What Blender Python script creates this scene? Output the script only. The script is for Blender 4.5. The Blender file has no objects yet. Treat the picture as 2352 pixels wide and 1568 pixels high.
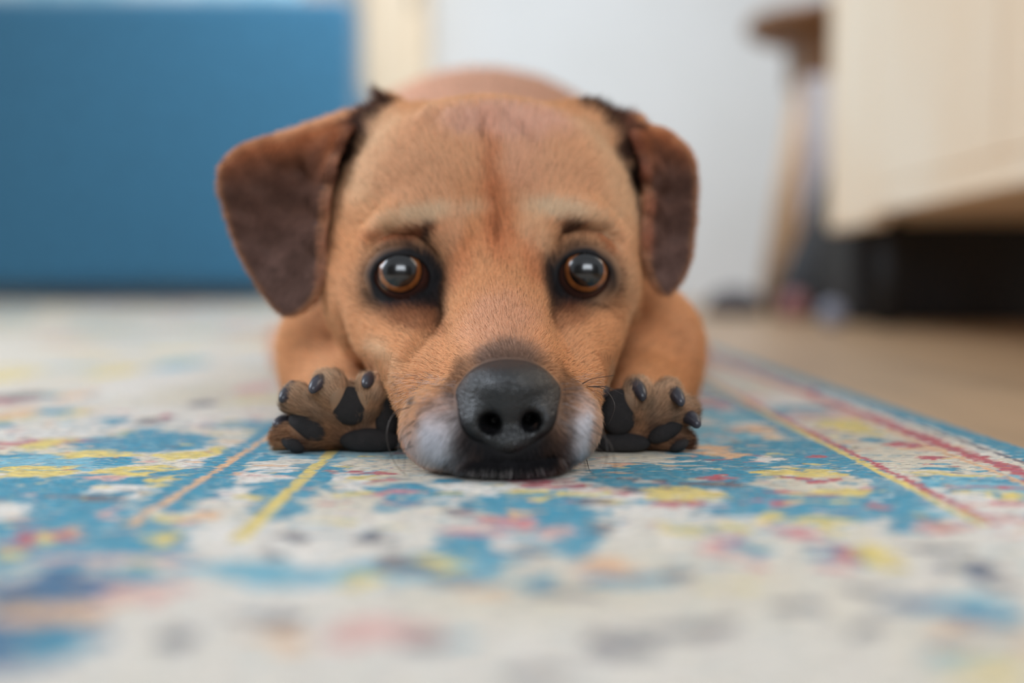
import bpy, math, random
import numpy as np
from mathutils import Vector, Matrix

# ------------------------------------------------------------------ camera, world, lights, exposure
scene = bpy.context.scene
COL = scene.collection
F_PX = 2352 * 40.0 / 36.0
CAM_H = 5.34                       # cm above the rug
TILT = math.atan(134.0 / F_PX)

cam_d = bpy.data.cameras.new('camera')
cam = bpy.data.objects.new('camera', cam_d)
COL.objects.link(cam)
cam.location = (0, 0, CAM_H * .01)
cam.rotation_euler = (math.radians(90) - TILT, 0, 0)
cam_d.lens = 40
cam_d.sensor_width = 36
cam_d.clip_start = 0.01
cam_d.dof.use_dof = True
cam_d.dof.focus_distance = 0.336
cam_d.dof.aperture_fstop = 3.4
scene.camera = cam

world = bpy.data.worlds.new('world')
scene.world = world
world.use_nodes = True
world.node_tree.nodes['Background'].inputs[0].default_value = (0.86, 0.93, 1.0, 1)
world.node_tree.nodes['Background'].inputs[1].default_value = 0.53


def area(name, loc, target, sx, sy, power, color):
    d = bpy.data.lights.new(name, 'AREA')
    d.shape = 'RECTANGLE'
    d.size, d.size_y, d.energy, d.color = sx, sy, power, color
    o = bpy.data.objects.new(name, d)
    COL.objects.link(o)
    o.location = loc
    o.rotation_euler = (Vector(target) - Vector(loc)).to_track_quat('-Z', 'Y').to_euler()
    return o


area('daylight_key_left', (-.95, 0.52, .62), (0, .33, .04), .55, .50, 9.5, (0.82, 0.90, 1.0))  # unseen daylight key, set close to put a highlight on the nose
area('window_daylight_rear', (0.3, -2.47, 1.5), (0.25, .5, .9), 2.1, 1.2, 67, (0.86, 0.93, 1.0))
area('warm_fill_right', (1.6, 0.9, 1.5), (0, 1.2, .1), 1.2, 1.0, 22, (1.0, 0.88, 0.74))  # added warm fill from the right, source unseen
area('overhead_fill', (-.05, 2.25, 1.5), (-.15, 2.7, .3), 1.0, .8, 27, (0.84, 0.92, 1.0))  # added fill above the sofa and far rug to brighten them

vs = scene.view_settings
vs.view_transform = 'Standard'
vs.look = 'None'
vs.gamma = 1
vs.use_curve_mapping = False
vs.exposure = 0.0

# ------------------------------------------------------------------ helpers
rng = np.random.default_rng(7)
random.seed(7)
CT, ST = math.cos(TILT), math.sin(TILT)


def P(px, py, Y):
    """point (cm) seen at photo pixel (px, py) at depth Y cm"""
    a, b = (px - 1176) / F_PX, (784 - py) / F_PX
    d = np.array([a, CT + b * ST, -ST + b * CT])
    d = d * (Y / d[1])
    return np.array([d[0], Y, CAM_H + d[2]])


def ground(px, py):
    a, b = (px - 1176) / F_PX, (784 - py) / F_PX
    d = np.array([a, CT + b * ST, -ST + b * CT])
    d = d * (CAM_H / -d[2])
    return d[0], d[1]


def lin(c):
    c = np.asarray(c, float) / 255.0
    return np.where(c <= .04045, c / 12.92, ((c + .055) / 1.055) ** 2.4)


def tag(o, label=None, cat=None, group=None, kind=None):
    if label: o['label'] = label
    if cat: o['category'] = cat
    if group: o['group'] = group
    if kind: o['kind'] = kind
    return o


def empty(name, loc, rz=0, **kw):
    o = bpy.data.objects.new(name, None)
    COL.objects.link(o)
    o.location = loc
    o.rotation_euler = (0, 0, rz)
    return tag(o, **kw)


def fast_mesh(name, V, Fc, mats=(), parent=None, smooth=True, cols=None):
    """V (n,3) metres, Fc (m,k) int"""
    me = bpy.data.meshes.new(name)
    V = np.asarray(V, np.float32)
    Fc = np.asarray(Fc, np.int32)
    k = Fc.shape[1]
    me.vertices.add(len(V))
    me.vertices.foreach_set('co', V.ravel())
    me.loops.add(Fc.size)
    me.loops.foreach_set('vertex_index', Fc.ravel())
    me.polygons.add(len(Fc))
    me.polygons.foreach_set('loop_start', np.arange(0, Fc.size, k, dtype=np.int32))
    me.polygons.foreach_set('loop_total', np.full(len(Fc), k, np.int32))
    me.update(calc_edges=True)
    me.validate()
    if smooth:
        me.polygons.foreach_set('use_smooth', np.ones(len(me.polygons), bool))
    if cols is not None:
        a = me.color_attributes.new('col', 'FLOAT_COLOR', 'POINT')
        c4 = np.ones((len(V), 4), np.float32)
        c4[:, :3] = cols
        a.data.foreach_set('color', c4.ravel())
    for m in (mats if isinstance(mats, (list, tuple)) else [mats]):
        me.materials.append(m)
    o = bpy.data.objects.new(name, me)
    COL.objects.link(o)
    if parent is not None:
        o.parent = parent
    return o


class MB:
    def __init__(s):
        s.v, s.f = [], []

    def add(s, v, f):
        b = len(s.v)
        s.v += [tuple(p) for p in v]
        s.f += [tuple(i + b for i in q) for q in f]
        return s

    def box(s, x0, x1, y0, y1, z0, z1):
        v = [(x, y, z) for z in (z0, z1) for y in (y0, y1) for x in (x0, x1)]
        return s.add(v, [(0, 2, 3, 1), (4, 5, 7, 6), (0, 1, 5, 4), (2, 6, 7, 3), (0, 4, 6, 2), (1, 3, 7, 5)])

    def tube(s, pts, rad, n=16, caps=True):
        pts = [np.asarray(p, float) for p in pts]
        rad = rad if hasattr(rad, '__len__') else [rad] * len(pts)
        up = np.array([0.13, .31, .94])
        V, Fc = [], []
        prev = None
        for i, p in enumerate(pts):
            t = pts[min(i + 1, len(pts) - 1)] - pts[max(i - 1, 0)]
            t = t / (np.linalg.norm(t) + 1e-12)
            a = np.cross(t, up if prev is None else np.cross(prev, t))
            if np.linalg.norm(a) < 1e-6: a = np.cross(t, [1, 0, 0])
            a /= np.linalg.norm(a)
            b = np.cross(t, a)
            if prev is None: prev = a
            prev = a
            for k in range(n):
                w = 2 * math.pi * k / n
                V.append(p + rad[i] * (math.cos(w) * a + math.sin(w) * b))
        for i in range(len(pts) - 1):
            for k in range(n):
                k2 = (k + 1) % n
                Fc.append((i * n + k, i * n + k2, (i + 1) * n + k2, (i + 1) * n + k))
        if caps:
            Fc.append(tuple(range(n - 1, -1, -1)))
            Fc.append(tuple((len(pts) - 1) * n + k for k in range(n)))
        return s.add(V, Fc)

    def lathe(s, prof, c=(0, 0, 0), n=48):
        V, Fc = [], []
        for r, z in prof:
            for k in range(n):
                w = 2 * math.pi * k / n
                V.append((c[0] + r * math.cos(w), c[1] + r * math.sin(w), c[2] + z))
        for i in range(len(prof) - 1):
            for k in range(n):
                k2 = (k + 1) % n
                Fc.append((i * n + k, i * n + k2, (i + 1) * n + k2, (i + 1) * n + k))
        return s.add(V, Fc)

    def build(s, name, mat, parent=None, bevel=0, seg=3, smooth=False):
        me = bpy.data.meshes.new(name)
        me.from_pydata([tuple(map(float, p)) for p in s.v], [], s.f)
        me.materials.append(mat)
        if smooth or bevel:
            for p in me.polygons: p.use_smooth = True
        o = bpy.data.objects.new(name, me)
        COL.objects.link(o)
        if parent is not None: o.parent = parent
        if bevel:
            m = o.modifiers.new('bevel', 'BEVEL')
            m.width, m.segments, m.limit_method = bevel, seg, 'ANGLE'
            m.harden_normals = True
        return o


def material(name, base=(.8, .8, .8), rough=.6, **kw):
    m = bpy.data.materials.new(name)
    m.use_nodes = True
    b = m.node_tree.nodes['Principled BSDF']
    b.inputs['Base Color'].default_value = (*base, 1)
    b.inputs['Roughness'].default_value = rough
    for k, v in kw.items():
        b.inputs[k.replace('_', ' ')].default_value = v
    return m, m.node_tree, b


def nd(nt, t, **kw):
    n = nt.nodes.new(t)
    for k, v in kw.items():
        if k in n.inputs: n.inputs[k].default_value = v
        else: setattr(n, k, v)
    return n


def noise_mat(name, c1, c2, rough=.7, scale=(1, 1, 1), nscale=8, detail=4, bump=0, bscale=200, **kw):
    m, nt, b = material(name, rough=rough, **kw)
    tc = nd(nt, 'ShaderNodeTexCoord')
    mp = nd(nt, 'ShaderNodeMapping')
    mp.inputs['Scale'].default_value = scale
    nt.links.new(tc.outputs['Object'], mp.inputs['Vector'])
    n = nd(nt, 'ShaderNodeTexNoise')
    n.inputs['Scale'].default_value, n.inputs['Detail'].default_value = nscale, detail
    nt.links.new(mp.outputs[0], n.inputs['Vector'])
    r = nd(nt, 'ShaderNodeValToRGB')
    r.color_ramp.elements[0].position, r.color_ramp.elements[1].position = .35, .65
    r.color_ramp.elements[0].color = (*c1, 1)
    r.color_ramp.elements[1].color = (*c2, 1)
    nt.links.new(n.outputs['Fac'], r.inputs[0])
    nt.links.new(r.outputs[0], b.inputs['Base Color'])
    if bump:
        n2 = nd(nt, 'ShaderNodeTexNoise')
        n2.inputs['Scale'].default_value = bscale
        nt.links.new(tc.outputs['Object'], n2.inputs['Vector'])
        bp = nd(nt, 'ShaderNodeBump')
        bp.inputs['Strength'].default_value = bump
        bp.inputs['Distance'].default_value = .002
        nt.links.new(n2.outputs['Fac'], bp.inputs['Height'])
        nt.links.new(bp.outputs[0], b.inputs['Normal'])
    return m


# lattice noise, vectorised
LAT = rng.random((64, 64, 64)).astype(np.float32)


def vnoise(x, y, z=0.0, s=1.0):
    x, y, z = np.broadcast_arrays(np.asarray(x, np.float32) * s, np.asarray(y, np.float32) * s,
                                  np.asarray(z, np.float32) * s)
    xi, yi, zi = np.floor(x).astype(np.int32), np.floor(y).astype(np.int32), np.floor(z).astype(np.int32)
    fx, fy, fz = x - xi, y - yi, z - zi
    fx, fy, fz = [t * t * (3 - 2 * t) for t in (fx, fy, fz)]
    out = 0
    for a in (0, 1):
        for b in (0, 1):
            for c in (0, 1):
                w = (fx if a else 1 - fx) * (fy if b else 1 - fy) * (fz if c else 1 - fz)
                out = out + w * LAT[(xi + a) & 63, (yi + b) & 63, (zi + c) & 63]
    return out * 2 - 1


# ------------------------------------------------------------------ the room
wall_m = noise_mat('wall_paint', lin((205, 206, 205)), lin((210, 211, 211)), .85, nscale=3, bump=.1)
w = MB().box(-4, 4, 3.72, 3.85, -.005, 2.6).build('wall_back', wall_m)
tag(w, 'plain pale grey wall behind the dog and the furniture', kind='structure')

dwall_m = noise_mat('rear_wall_paint', lin((120, 118, 116)), lin((128, 126, 124)), .85, nscale=3)
wf = MB()
wf.box(-4, -.75, -2.5, -2.4, -.005, 2.6).box(1.35, 4, -2.5, -2.4, -.005, 2.6)
wf.box(-.75, 1.35, -2.5, -2.4, -.005, .9).box(-.75, 1.35, -2.5, -2.4, 2.1, 2.6)
tag(wf.build('wall_front', dwall_m), 'grey wall with a window behind the camera', kind='structure')
fr = MB()
fr.box(-.75, 1.35, -2.46, -2.40, .9, .96).box(-.75, 1.35, -2.46, -2.40, 2.04, 2.1)
for x_ in (-.75, -.06, .61, 1.29):
    fr.box(x_, x_ + .06, -2.455, -2.405, .96, 2.04)
tag(fr.build('window_1', noise_mat('window_frame_paint', lin((225, 225, 225)), lin((235, 235, 235)), .5)), 'white three-part window frame behind the camera', kind='structure')

fm, nt, b = material('oak_floor', rough=.38)
tc = nd(nt, 'ShaderNodeTexCoord')
mp = nd(nt, 'ShaderNodeMapping')
mp.inputs['Rotation'].default_value = (0, 0, math.radians(90))
br = nd(nt, 'ShaderNodeTexBrick')
for k, v in {'Scale': 1.0, 'Mortar Size': .0015, 'Brick Width': 1.4, 'Row Height': .14}.items():
    br.inputs[k].default_value = v
br.inputs['Color1'].default_value = (*lin((186, 151, 114)), 1)
br.inputs['Color2'].default_value = (*lin((172, 137, 100)), 1)
br.inputs['Mortar'].default_value = (*lin((70, 48, 30)), 1)
nt.links.new(tc.outputs['Object'], mp.inputs['Vector'])
nt.links.new(mp.outputs[0], br.inputs['Vector'])
mp2 = nd(nt, 'ShaderNodeMapping')
mp2.inputs['Scale'].default_value = (40, 3, 3)
nt.links.new(tc.outputs['Object'], mp2.inputs['Vector'])
n = nd(nt, 'ShaderNodeTexNoise')
n.inputs['Scale'].default_value = 2
n.inputs['Detail'].default_value = 6
nt.links.new(mp2.outputs[0], n.inputs['Vector'])
mx = nd(nt, 'ShaderNodeMix', data_type='RGBA', blend_type='MULTIPLY')
mx.inputs[0].default_value = .35
nt.links.new(br.outputs['Color'], mx.inputs[6])
nt.links.new(n.outputs['Fac'], mx.inputs[7])
nt.links.new(mx.outputs[2], b.inputs['Base Color'])
fl = MB().box(-4, 4, -2.5, 3.72, -.06, -.006).build('floor', fm)
tag(fl, 'brown oak plank floor beside the rug', kind='structure')

# ------------------------------------------------------------------ the rug
T_, B_, Y_, R_, G_, W_, K_, O_, C_ = [lin(c) for c in (
    (24, 134, 162), (16, 88, 130), (218, 192, 100), (180, 70, 82), (92, 88, 98),
    (222, 214, 204), (212, 164, 154), (218, 170, 126), (206, 194, 172))]
TL, RL = lin((104, 166, 184)), lin((200, 116, 122))
BLOBS = [
    (1720, 1080, 150, 55, T_), (1640, 1000, 90, 30, TL), (1880, 1160, 230, 34, T_), (1800, 1040, 140, 34, T_), (2060, 1185, 70, 30, T_), (1480, 1090, 130, 26, T_), (1250, 1150, 130, 30, T_),
    (1300, 1210, 70, 50, T_), (140, 1115, 190, 30, T_), (330, 1105, 120, 22, T_), (560, 1110, 90, 34, T_), (700, 1105, 60, 34, T_), (640, 1170, 60, 24, T_), (200, 1240, 230, 52, T_),
    (120, 1180, 180, 34, T_), (100, 1060, 140, 26, TL), (330, 1010, 120, 22, T_), (960, 1130, 110, 18, T_), (2260, 1110, 130, 22, TL), (60, 1470, 130, 60, B_), (110, 1345, 120, 36, B_),
    (1100, 1250, 130, 20, T_), (1000, 1300, 170, 34, TL), (640, 1320, 160, 24, TL), (2240, 1385, 110, 26, TL),
    (322, 996, 45, 12, T_), (417, 1020, 70, 15, T_), (113, 1016, 50, 12, Y_), (205, 1040, 80, 9, Y_), (417, 1043, 60, 8, Y_),
    (506, 1034, 30, 8, Y_), (460, 1058, 40, 8, W_), (238, 1058, 40, 8, T_), (24, 1043, 35, 6, T_), (90, 1106, 105, 16, T_),
    (180, 1095, 60, 10, T_), (74, 1079, 80, 12, Y_), (330, 1077, 100, 9, Y_), (390, 1098, 25, 13, Y_), (417, 1083, 50, 6, T_),
    (240, 1093, 50, 5, K_), (270, 1108, 70, 8, T_), (290, 1117, 65, 8, W_), (345, 1130, 35, 7, W_), (470, 1125, 40, 14, T_),
    (540, 1135, 48, 20, W_), (575, 1140, 40, 6, Y_), (610, 1125, 30, 7, T_), (610, 1083, 50, 18, W_), (595, 1048, 30, 8, T_),
    (535, 1088, 20, 6, Y_), (600, 1078, 30, 3, T_), (253, 966, 25, 8, T_), (113, 945, 35, 7, T_), (9, 975, 20, 8, T_), (366, 960, 30, 10, G_),
    (380, 955, 22, 6, R_), (178, 906, 25, 8, O_), (268, 853, 30, 12, Y_), (15, 865, 35, 12, Y_), (417, 835, 50, 10, TL),
    (587, 888, 35, 10, K_), (39, 909, 50, 6, G_), (477, 924, 30, 6, G_), (45, 948, 30, 8, O_),
    (235, 1231, 150, 30, T_), (90, 1206, 120, 16, T_), (307, 1255, 70, 16, T_), (90, 1264, 38, 10, T_), (54, 1231, 34, 16, R_),
    (155, 1224, 40, 14, O_), (155, 1224, 22, 10, R_), (108, 1231, 15, 15, Y_), (30, 1265, 30, 14, Y_), (352, 1233, 38, 13, Y_), (253, 1285, 150, 9, K_),
    (217, 1141, 90, 6, G_), (43, 1168, 70, 16, W_), (217, 1166, 90, 14, T_), (398, 1166, 35, 8, T_), (463, 1134, 30, 9, T_),
    (275, 1174, 20, 16, K_), (361, 1213, 50, 9, T_), (390, 1186, 35, 8, Y_), (459, 1184, 25, 14, O_), (662, 1173, 38, 10, T_),
    (615, 1127, 25, 7, T_), (320, 1150, 40, 5, T_), (145, 1150, 60, 8, T_), (513, 1231, 75, 26, W_), (607, 1275, 45, 14, G_), (676, 1231, 35, 8, G_), (669, 1272, 45, 12, W_),
    (307, 1311, 60, 12, T_), (126, 1340, 85, 28, B_), (289, 1361, 100, 25, K_), (152, 1401, 85, 22, O_), (25, 1477, 60, 45, B_),
    (145, 1466, 70, 28, T_), (20, 1380, 40, 30, G_), (680, 1325, 110, 20, TL), (540, 1300, 80, 12, TL), (452, 1466, 55, 22, G_), (633, 1412, 65, 14, G_), (662, 1459, 65, 20, O_),
    (824, 1322, 45, 14, Y_), (817, 1098, 50, 22, W_), (795, 1080, 24, 4, R_), (870, 1085, 40, 5, R_), (850, 1095, 30, 3, Y_),
    (977, 1128, 60, 10, T_), (895, 1132, 32, 6, RL), (902, 1159, 20, 8, T_), (1079, 1118, 50, 17, W_), (834, 1132, 30, 6, Y_),
    (1045, 1101, 26, 6, T_), (1215, 1145, 85, 16, T_), (1293, 1190, 48, 25, T_), (1310, 1244, 42, 22, T_), (1218, 1128, 32, 5, Y_),
    (1266, 1139, 15, 6, Y_), (1327, 1130, 60, 4, Y_), (1269, 1113, 80, 7, R_), (1412, 1135, 22, 5, R_), (1116, 1166, 48, 10, T_),
    (1045, 1173, 38, 9, G_), (1165, 1194, 75, 12, RL), (1096, 1220, 45, 7, RL), (1259, 1220, 38, 12, K_), (1205, 1173, 15, 8, O_),
    (1181, 1232, 30, 6, TL), (1099, 1258, 75, 12, T_), (1190, 1262, 60, 10, G_), (1175, 1248, 45, 9, W_), (1147, 1292, 40, 14, T_), (1229, 1332, 28, 12, T_),
    (1004, 1288, 50, 16, Y_), (919, 1285, 48, 18, G_), (871, 1230, 45, 12, G_), (1018, 1326, 65, 9, G_), (1130, 1346, 34, 14, O_),
    (1378, 1298, 50, 14, O_), (1310, 1309, 55, 10, K_), (1446, 1326, 70, 12, T_), (1500, 1318, 40, 9, G_), (1286, 1356, 70, 9, G_), (1446, 1196, 24, 6, T_),
    (1392, 1173, 28, 6, T_), (1351, 1208, 28, 10, G_), (1412, 1217, 38, 9, W_), (1390, 1150, 40, 6, G_), (990, 1472, 65, 18, G_), (868, 1448, 95, 20, K_),
    (1040, 1470, 45, 16, TL), (1395, 1475, 65, 25, G_), (1242, 1550, 45, 14, G_), (1473, 1074, 55, 6, T_), (1480, 1101, 65, 3, G_), (1560, 1105, 55, 3, R_),
    (1361, 1101, 42, 6, T_), (1420, 1066, 50, 4, O_), (1531, 1128, 55, 10, Y_), (1575, 1128, 16, 5, R_), (1456, 1125, 32, 7, G_), (1550, 1159, 34, 6, R_),
    (1514, 1149, 34, 5, T_), (1250, 1100, 60, 5, R_), (1440, 1140, 30, 5, W_),
    (1746, 1010, 26, 9, T_), (1862, 1020, 55, 14, T_), (1703, 1035, 30, 12, T_), (1645, 1031, 38, 13, O_), (1627, 945, 60, 12, TL), (1700, 960, 60, 10, TL),
    (1750, 985, 60, 7, O_), (1945, 974, 48, 14, Y_), (2007, 1006, 26, 6, T_), (2080, 1018, 50, 5, R_), (1880, 1046, 60, 4, R_), (1768, 1050, 22, 8, W_), (1826, 1064, 80, 5, T_),
    (1850, 1100, 130, 28, C_), (1640, 1110, 90, 10, T_), (1700, 1090, 60, 8, T_), (1844, 1084, 110, 10, Y_), (1917, 1127, 90, 8, Y_), (1990, 1085, 40, 8, T_), (1815, 1093, 28, 4, R_), (1645, 1093, 38, 6, R_),
    (1663, 1108, 52, 5, G_), (1978, 1120, 26, 4, R_), (1790, 1122, 26, 3, R_), (1891, 1133, 26, 3, R_), (1898, 1153, 140, 10, T_),
    (1790, 1138, 80, 5, T_), (1890, 1100, 24, 4, R_), (1930, 1108, 22, 3, T_), (1560, 1125, 60, 9, Y_), (1600, 1140, 50, 8, Y_), (1761, 1147, 28, 8, R_), (1797, 1151, 22, 6, O_), (2018, 1158, 26, 5, R_), (2075, 1147, 60, 20, T_), (2062, 1190, 45, 14, T_),
    (2030, 1132, 50, 8, T_), (2279, 1104, 65, 4, T_), (2279, 1117, 85, 3, R_), (2279, 1131, 55, 8, Y_), (2268, 1133, 14, 5, T_), (2297, 1155, 55, 5, RL), (1572, 1155, 34, 6, R_),
    (2150, 1075, 50, 3, T_), (2200, 1090, 50, 3, Y_), (2120, 1095, 30, 3, T_), (2250, 1080, 40, 3, T_), (2130, 1050, 35, 3, R_),
    (1768, 1181, 32, 12, Y_), (1906, 1196, 42, 12, Y_), (1572, 1214, 34, 8, Y_), (1663, 1207, 52, 8, Y_), (1808, 1221, 62, 8, RL),
    (1674, 1243, 24, 14, RL), (1732, 1256, 42, 14, T_), (1710, 1290, 26, 12, RL), (1645, 1265, 38, 12, K_), (1931, 1265, 64, 24, T_),
    (1928, 1266, 38, 20, R_), (2036, 1276, 48, 30, Y_), (1898, 1296, 55, 8, RL), (2163, 1257, 38, 8, G_), (2145, 1174, 55, 9, TL), (2007, 1192, 20, 6, W_),
    (2243, 1315, 38, 24, G_), (2210, 1308, 20, 11, B_), (2116, 1381, 85, 15, B_), (1982, 1359, 48, 11, G_), (1844, 1388, 54, 12, G_),
    (1967, 1442, 38, 14, G_), (2170, 1446, 54, 18, O_), (2297, 1460, 54, 18, O_), (2279, 1413, 65, 13, B_), (2279, 1536, 70, 25, Y_),
    (2217, 1493, 55, 14, TL), (1572, 1442, 90, 14, G_), (2170, 1203, 54, 8, K_), (2330, 1190, 30, 12, K_), (2130, 1190, 40, 8, G_),
]


def build_rug():
    xs = np.concatenate([np.arange(-230, -30, 1.6), np.arange(-30, 16.8, .1), [16.85]])
    ys = np.concatenate([np.arange(-25, 9, .6), np.arange(9, 45, .1), np.arange(45, 80, .25), np.arange(80, 335, 1.5)])
    X, Y = np.meshgrid(xs, ys, indexing='ij')
    X, Y = X.astype(np.float32), Y.astype(np.float32)
    # ragged, worn edges: warp the lookup
    wx = X + .50 * vnoise(X, Y * 2, 1, 1.1) + .22 * vnoise(X, Y * 4, 2, 3.7)
    wy = Y + .30 * vnoise(X, Y, 3, 1.1) + .12 * vnoise(X * .5, Y, 4, 6.0)
    col = np.empty(X.shape + (3,), np.float32)
    col[:] = C_
    t = np.clip(.5 + .9 * vnoise(X, Y, 5, .25), 0, 1)[..., None]
    col = col * (1 - t) + W_ * t * .95
    col = col.astype(np.float32)

    def blob(cx, cy, rx, ry, c, a=1.0, sh=5.0):
        i0, i1 = np.searchsorted(xs, [cx - rx * 1.7 - .6, cx + rx * 1.7 + .6])
        j0, j1 = np.searchsorted(ys, [cy - ry * 1.7 - .6, cy + ry * 1.7 + .6])
        if i0 >= i1 or j0 >= j1: return
        sx, sy = wx[i0:i1, j0:j1], wy[i0:i1, j0:j1]
        q = ((sx - cx) / rx) ** 2 + ((sy - cy) / ry) ** 2
        q = q + .75 * vnoise(X[i0:i1, j0:j1] * .8, Y[i0:i1, j0:j1] * 2.2, cx, 1.2)
        q = q + .45 * vnoise(X[i0:i1, j0:j1] * .8, Y[i0:i1, j0:j1] * 3, cx + 5, 3.6)
        m = (np.clip((1.15 - q) * sh, 0, 1) * a)[..., None]
        col[i0:i1, j0:j1] = col[i0:i1, j0:j1] * (1 - m) + c * m

    rr = np.random.default_rng(3)
    pal = [T_, T_, T_, Y_, Y_, R_, K_, O_, G_, W_, TL]
    for _ in range(800):                                   # large motifs everywhere
        cx, cy = rr.uniform(-120, 16), rr.uniform(36, 330)
        s = rr.uniform(.5, 1.3) * (1 + cy / 110)
        blob(cx, cy, s * 1.5, s, pal[rr.integers(len(pal))], .8)
    for _ in range(420):                                   # small worn flecks
        cx, cy = rr.uniform(-26, 15), rr.uniform(20, 62)
        blob(cx, cy, rr.uniform(.15, .6), rr.uniform(.08, .22), pal[rr.integers(len(pal))], .75, 3)
    for px, py, rx, ry, c in BLOBS:
        cx, cy = ground(px, py)
        k = cy / F_PX
        blob(cx, cy, rx * k * 1.12, ry * cy * cy / (CAM_H * F_PX) * 1.12, c)
    for _ in range(1100):
        cx, cy = rr.uniform(-22, 15), rr.uniform(24, 46)
        blob(cx, cy, rr.uniform(.12, .5), rr.uniform(.05, .14), pal[rr.integers(len(pal))], .8, 3)

    def line(x, hw, c, y0=-30, y1=400, a=1.0, sh=6.0, wob=.5):
        m = np.clip((1.1 - np.abs(X + .0105 * (40 - Y) * 0 + .03 * vnoise(X * 0, Y, 9, 1.3) - x) / hw + wob * vnoise(X, Y * 2.5, 6, 2.3)) * sh, 0, 1) * a
        m = m * ((Y > y0) & (Y < y1))
        m = m[..., None]
        col[:] = col * (1 - m) + c * m

    line(-8.5, .72, T_, 27)
    line(-8.5, .13, O_, 25, wob=.9)
    line(-5.75, .42, T_, 27, wob=1.6, a=.85)
    line(-5.75, .17, Y_, 23.5)
    line(10.05, .38, T_, 27, wob=1.3, a=.9)
    line(10.48, .13, Y_, 25)
    line(10.80, .14, R_, 25, wob=.8)
    line(14.35, .33, R_, 20, wob=.9)
    line(13.75, .10, O_, 20, wob=.9)
    line(15.35, .10, G_, 20, wob=1)
    line(16.2, .62, T_, -30, wob=.5)
    # relief of the pile
    Z = (.018 * vnoise(X * .6, Y * 3, 7, 2.5) + .02 * vnoise(X, Y, 8, 1.0)).astype(np.float32) - .03
    edge = np.clip((16.85 - X) / .25, 0, 1)
    Z = Z - (1 - edge) ** 2 * .12
    V = np.stack([X, Y, Z], -1).reshape(-1, 3) * .01
    nx, ny = X.shape
    I = np.arange(nx * ny).reshape(nx, ny)
    Fc = np.stack([I[:-1, :-1], I[1:, :-1], I[1:, 1:], I[:-1, 1:]], -1).reshape(-1, 4)
    cols = col.reshape(-1, 3)
    # edge skirt down to the floor
    nV = len(V)
    border = np.concatenate([I[:, 0], I[-1, 1:], I[-2::-1, -1], I[0, -2:0:-1]])
    low = V[border].copy()
    low[:, 2] = -.0058
    V = np.concatenate([V, low])
    cols = np.concatenate([cols, cols[border]])
    L = np.arange(len(border))
    sk = np.stack([border[L], nV + L, nV + (L + 1) % len(L), border[(L + 1) % len(L)]], -1)
    Fc = np.concatenate([Fc, sk])
    m, nt, b = material('rug_pile', rough=.92, Sheen_Weight=.15, Sheen_Roughness=.45)
    b.inputs['Specular IOR Level'].default_value = .25
    at = nd(nt, 'ShaderNodeAttribute', attribute_name='col')
    tc = nd(nt, 'ShaderNodeTexCoord')
    mp = nd(nt, 'ShaderNodeMapping')
    mp.inputs['Scale'].default_value = (260, 1100, 400)
    nt.links.new(tc.outputs['Object'], mp.inputs['Vector'])
    n = nd(nt, 'ShaderNodeTexNoise')
    n.inputs['Scale'].default_value = 1
    n.inputs['Detail'].default_value = 3
    nt.links.new(mp.outputs[0], n.inputs['Vector'])
    mr = nd(nt, 'ShaderNodeMapRange')
    mr.inputs[1].default_value, mr.inputs[2].default_value = .32, .62
    mr.inputs[3].default_value, mr.inputs[4].default_value = .58, 1.1
    nt.links.new(n.outputs['Fac'], mr.inputs[0])
    mx = nd(nt, 'ShaderNodeVectorMath', operation='SCALE')
    prev = at.outputs['Color']
    for i_, (off, sc_, c_, lo_, hi_, a_) in enumerate(((0, (230, 1000), T_, .60, .66, .75), (3.3, (260, 1100), R_, .66, .70, .7), (7.1, (210, 900), C_, .58, .66, .7),
                                       (11.7, (240, 1000), Y_, .66, .70, .6), (17.9, (330, 1900), G_ * .35, .62, .68, .8))):
        mq = nd(nt, 'ShaderNodeMapping')
        mq.inputs['Scale'].default_value = (sc_[0], sc_[1], 1)
        mq.inputs['Location'].default_value = (off, off * 2, off)
        nt.links.new(tc.outputs['Object'], mq.inputs['Vector'])
        nq = nd(nt, 'ShaderNodeTexNoise')
        nq.inputs['Scale'].default_value = 1
        nq.inputs['Detail'].default_value = 3
        nq.inputs['Distortion'].default_value = .4
        nt.links.new(mq.outputs[0], nq.inputs['Vector'])
        mm = nd(nt, 'ShaderNodeMapRange')
        mm.inputs[1].default_value, mm.inputs[2].default_value = lo_, hi_
        mm.inputs[4].default_value = a_
        nt.links.new(nq.outputs['Fac'], mm.inputs[0])
        mz = nd(nt, 'ShaderNodeMix', data_type='RGBA')
        nt.links.new(mm.outputs[0], mz.inputs[0])
        nt.links.new(prev, mz.inputs[6])
        mz.inputs[7].default_value = (*c_, 1)
        prev = mz.outputs[2]
    nt.links.new(prev, mx.inputs[0])
    nt.links.new(mr.outputs[0], mx.inputs['Scale'])
    nt.links.new(mx.outputs[0], b.inputs['Base Color'])
    bp = nd(nt, 'ShaderNodeBump')
    bp.inputs['Strength'].default_value = .6
    bp.inputs['Distance'].default_value = .0006
    nt.links.new(n.outputs['Fac'], bp.inputs['Height'])
    nt.links.new(bp.outputs[0], b.inputs['Normal'])
    o = fast_mesh('rug', V, Fc, m, cols=cols)
    tag(o, 'distressed oriental rug in cream, turquoise, yellow and coral under the dog', 'rug')


build_rug()

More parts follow.
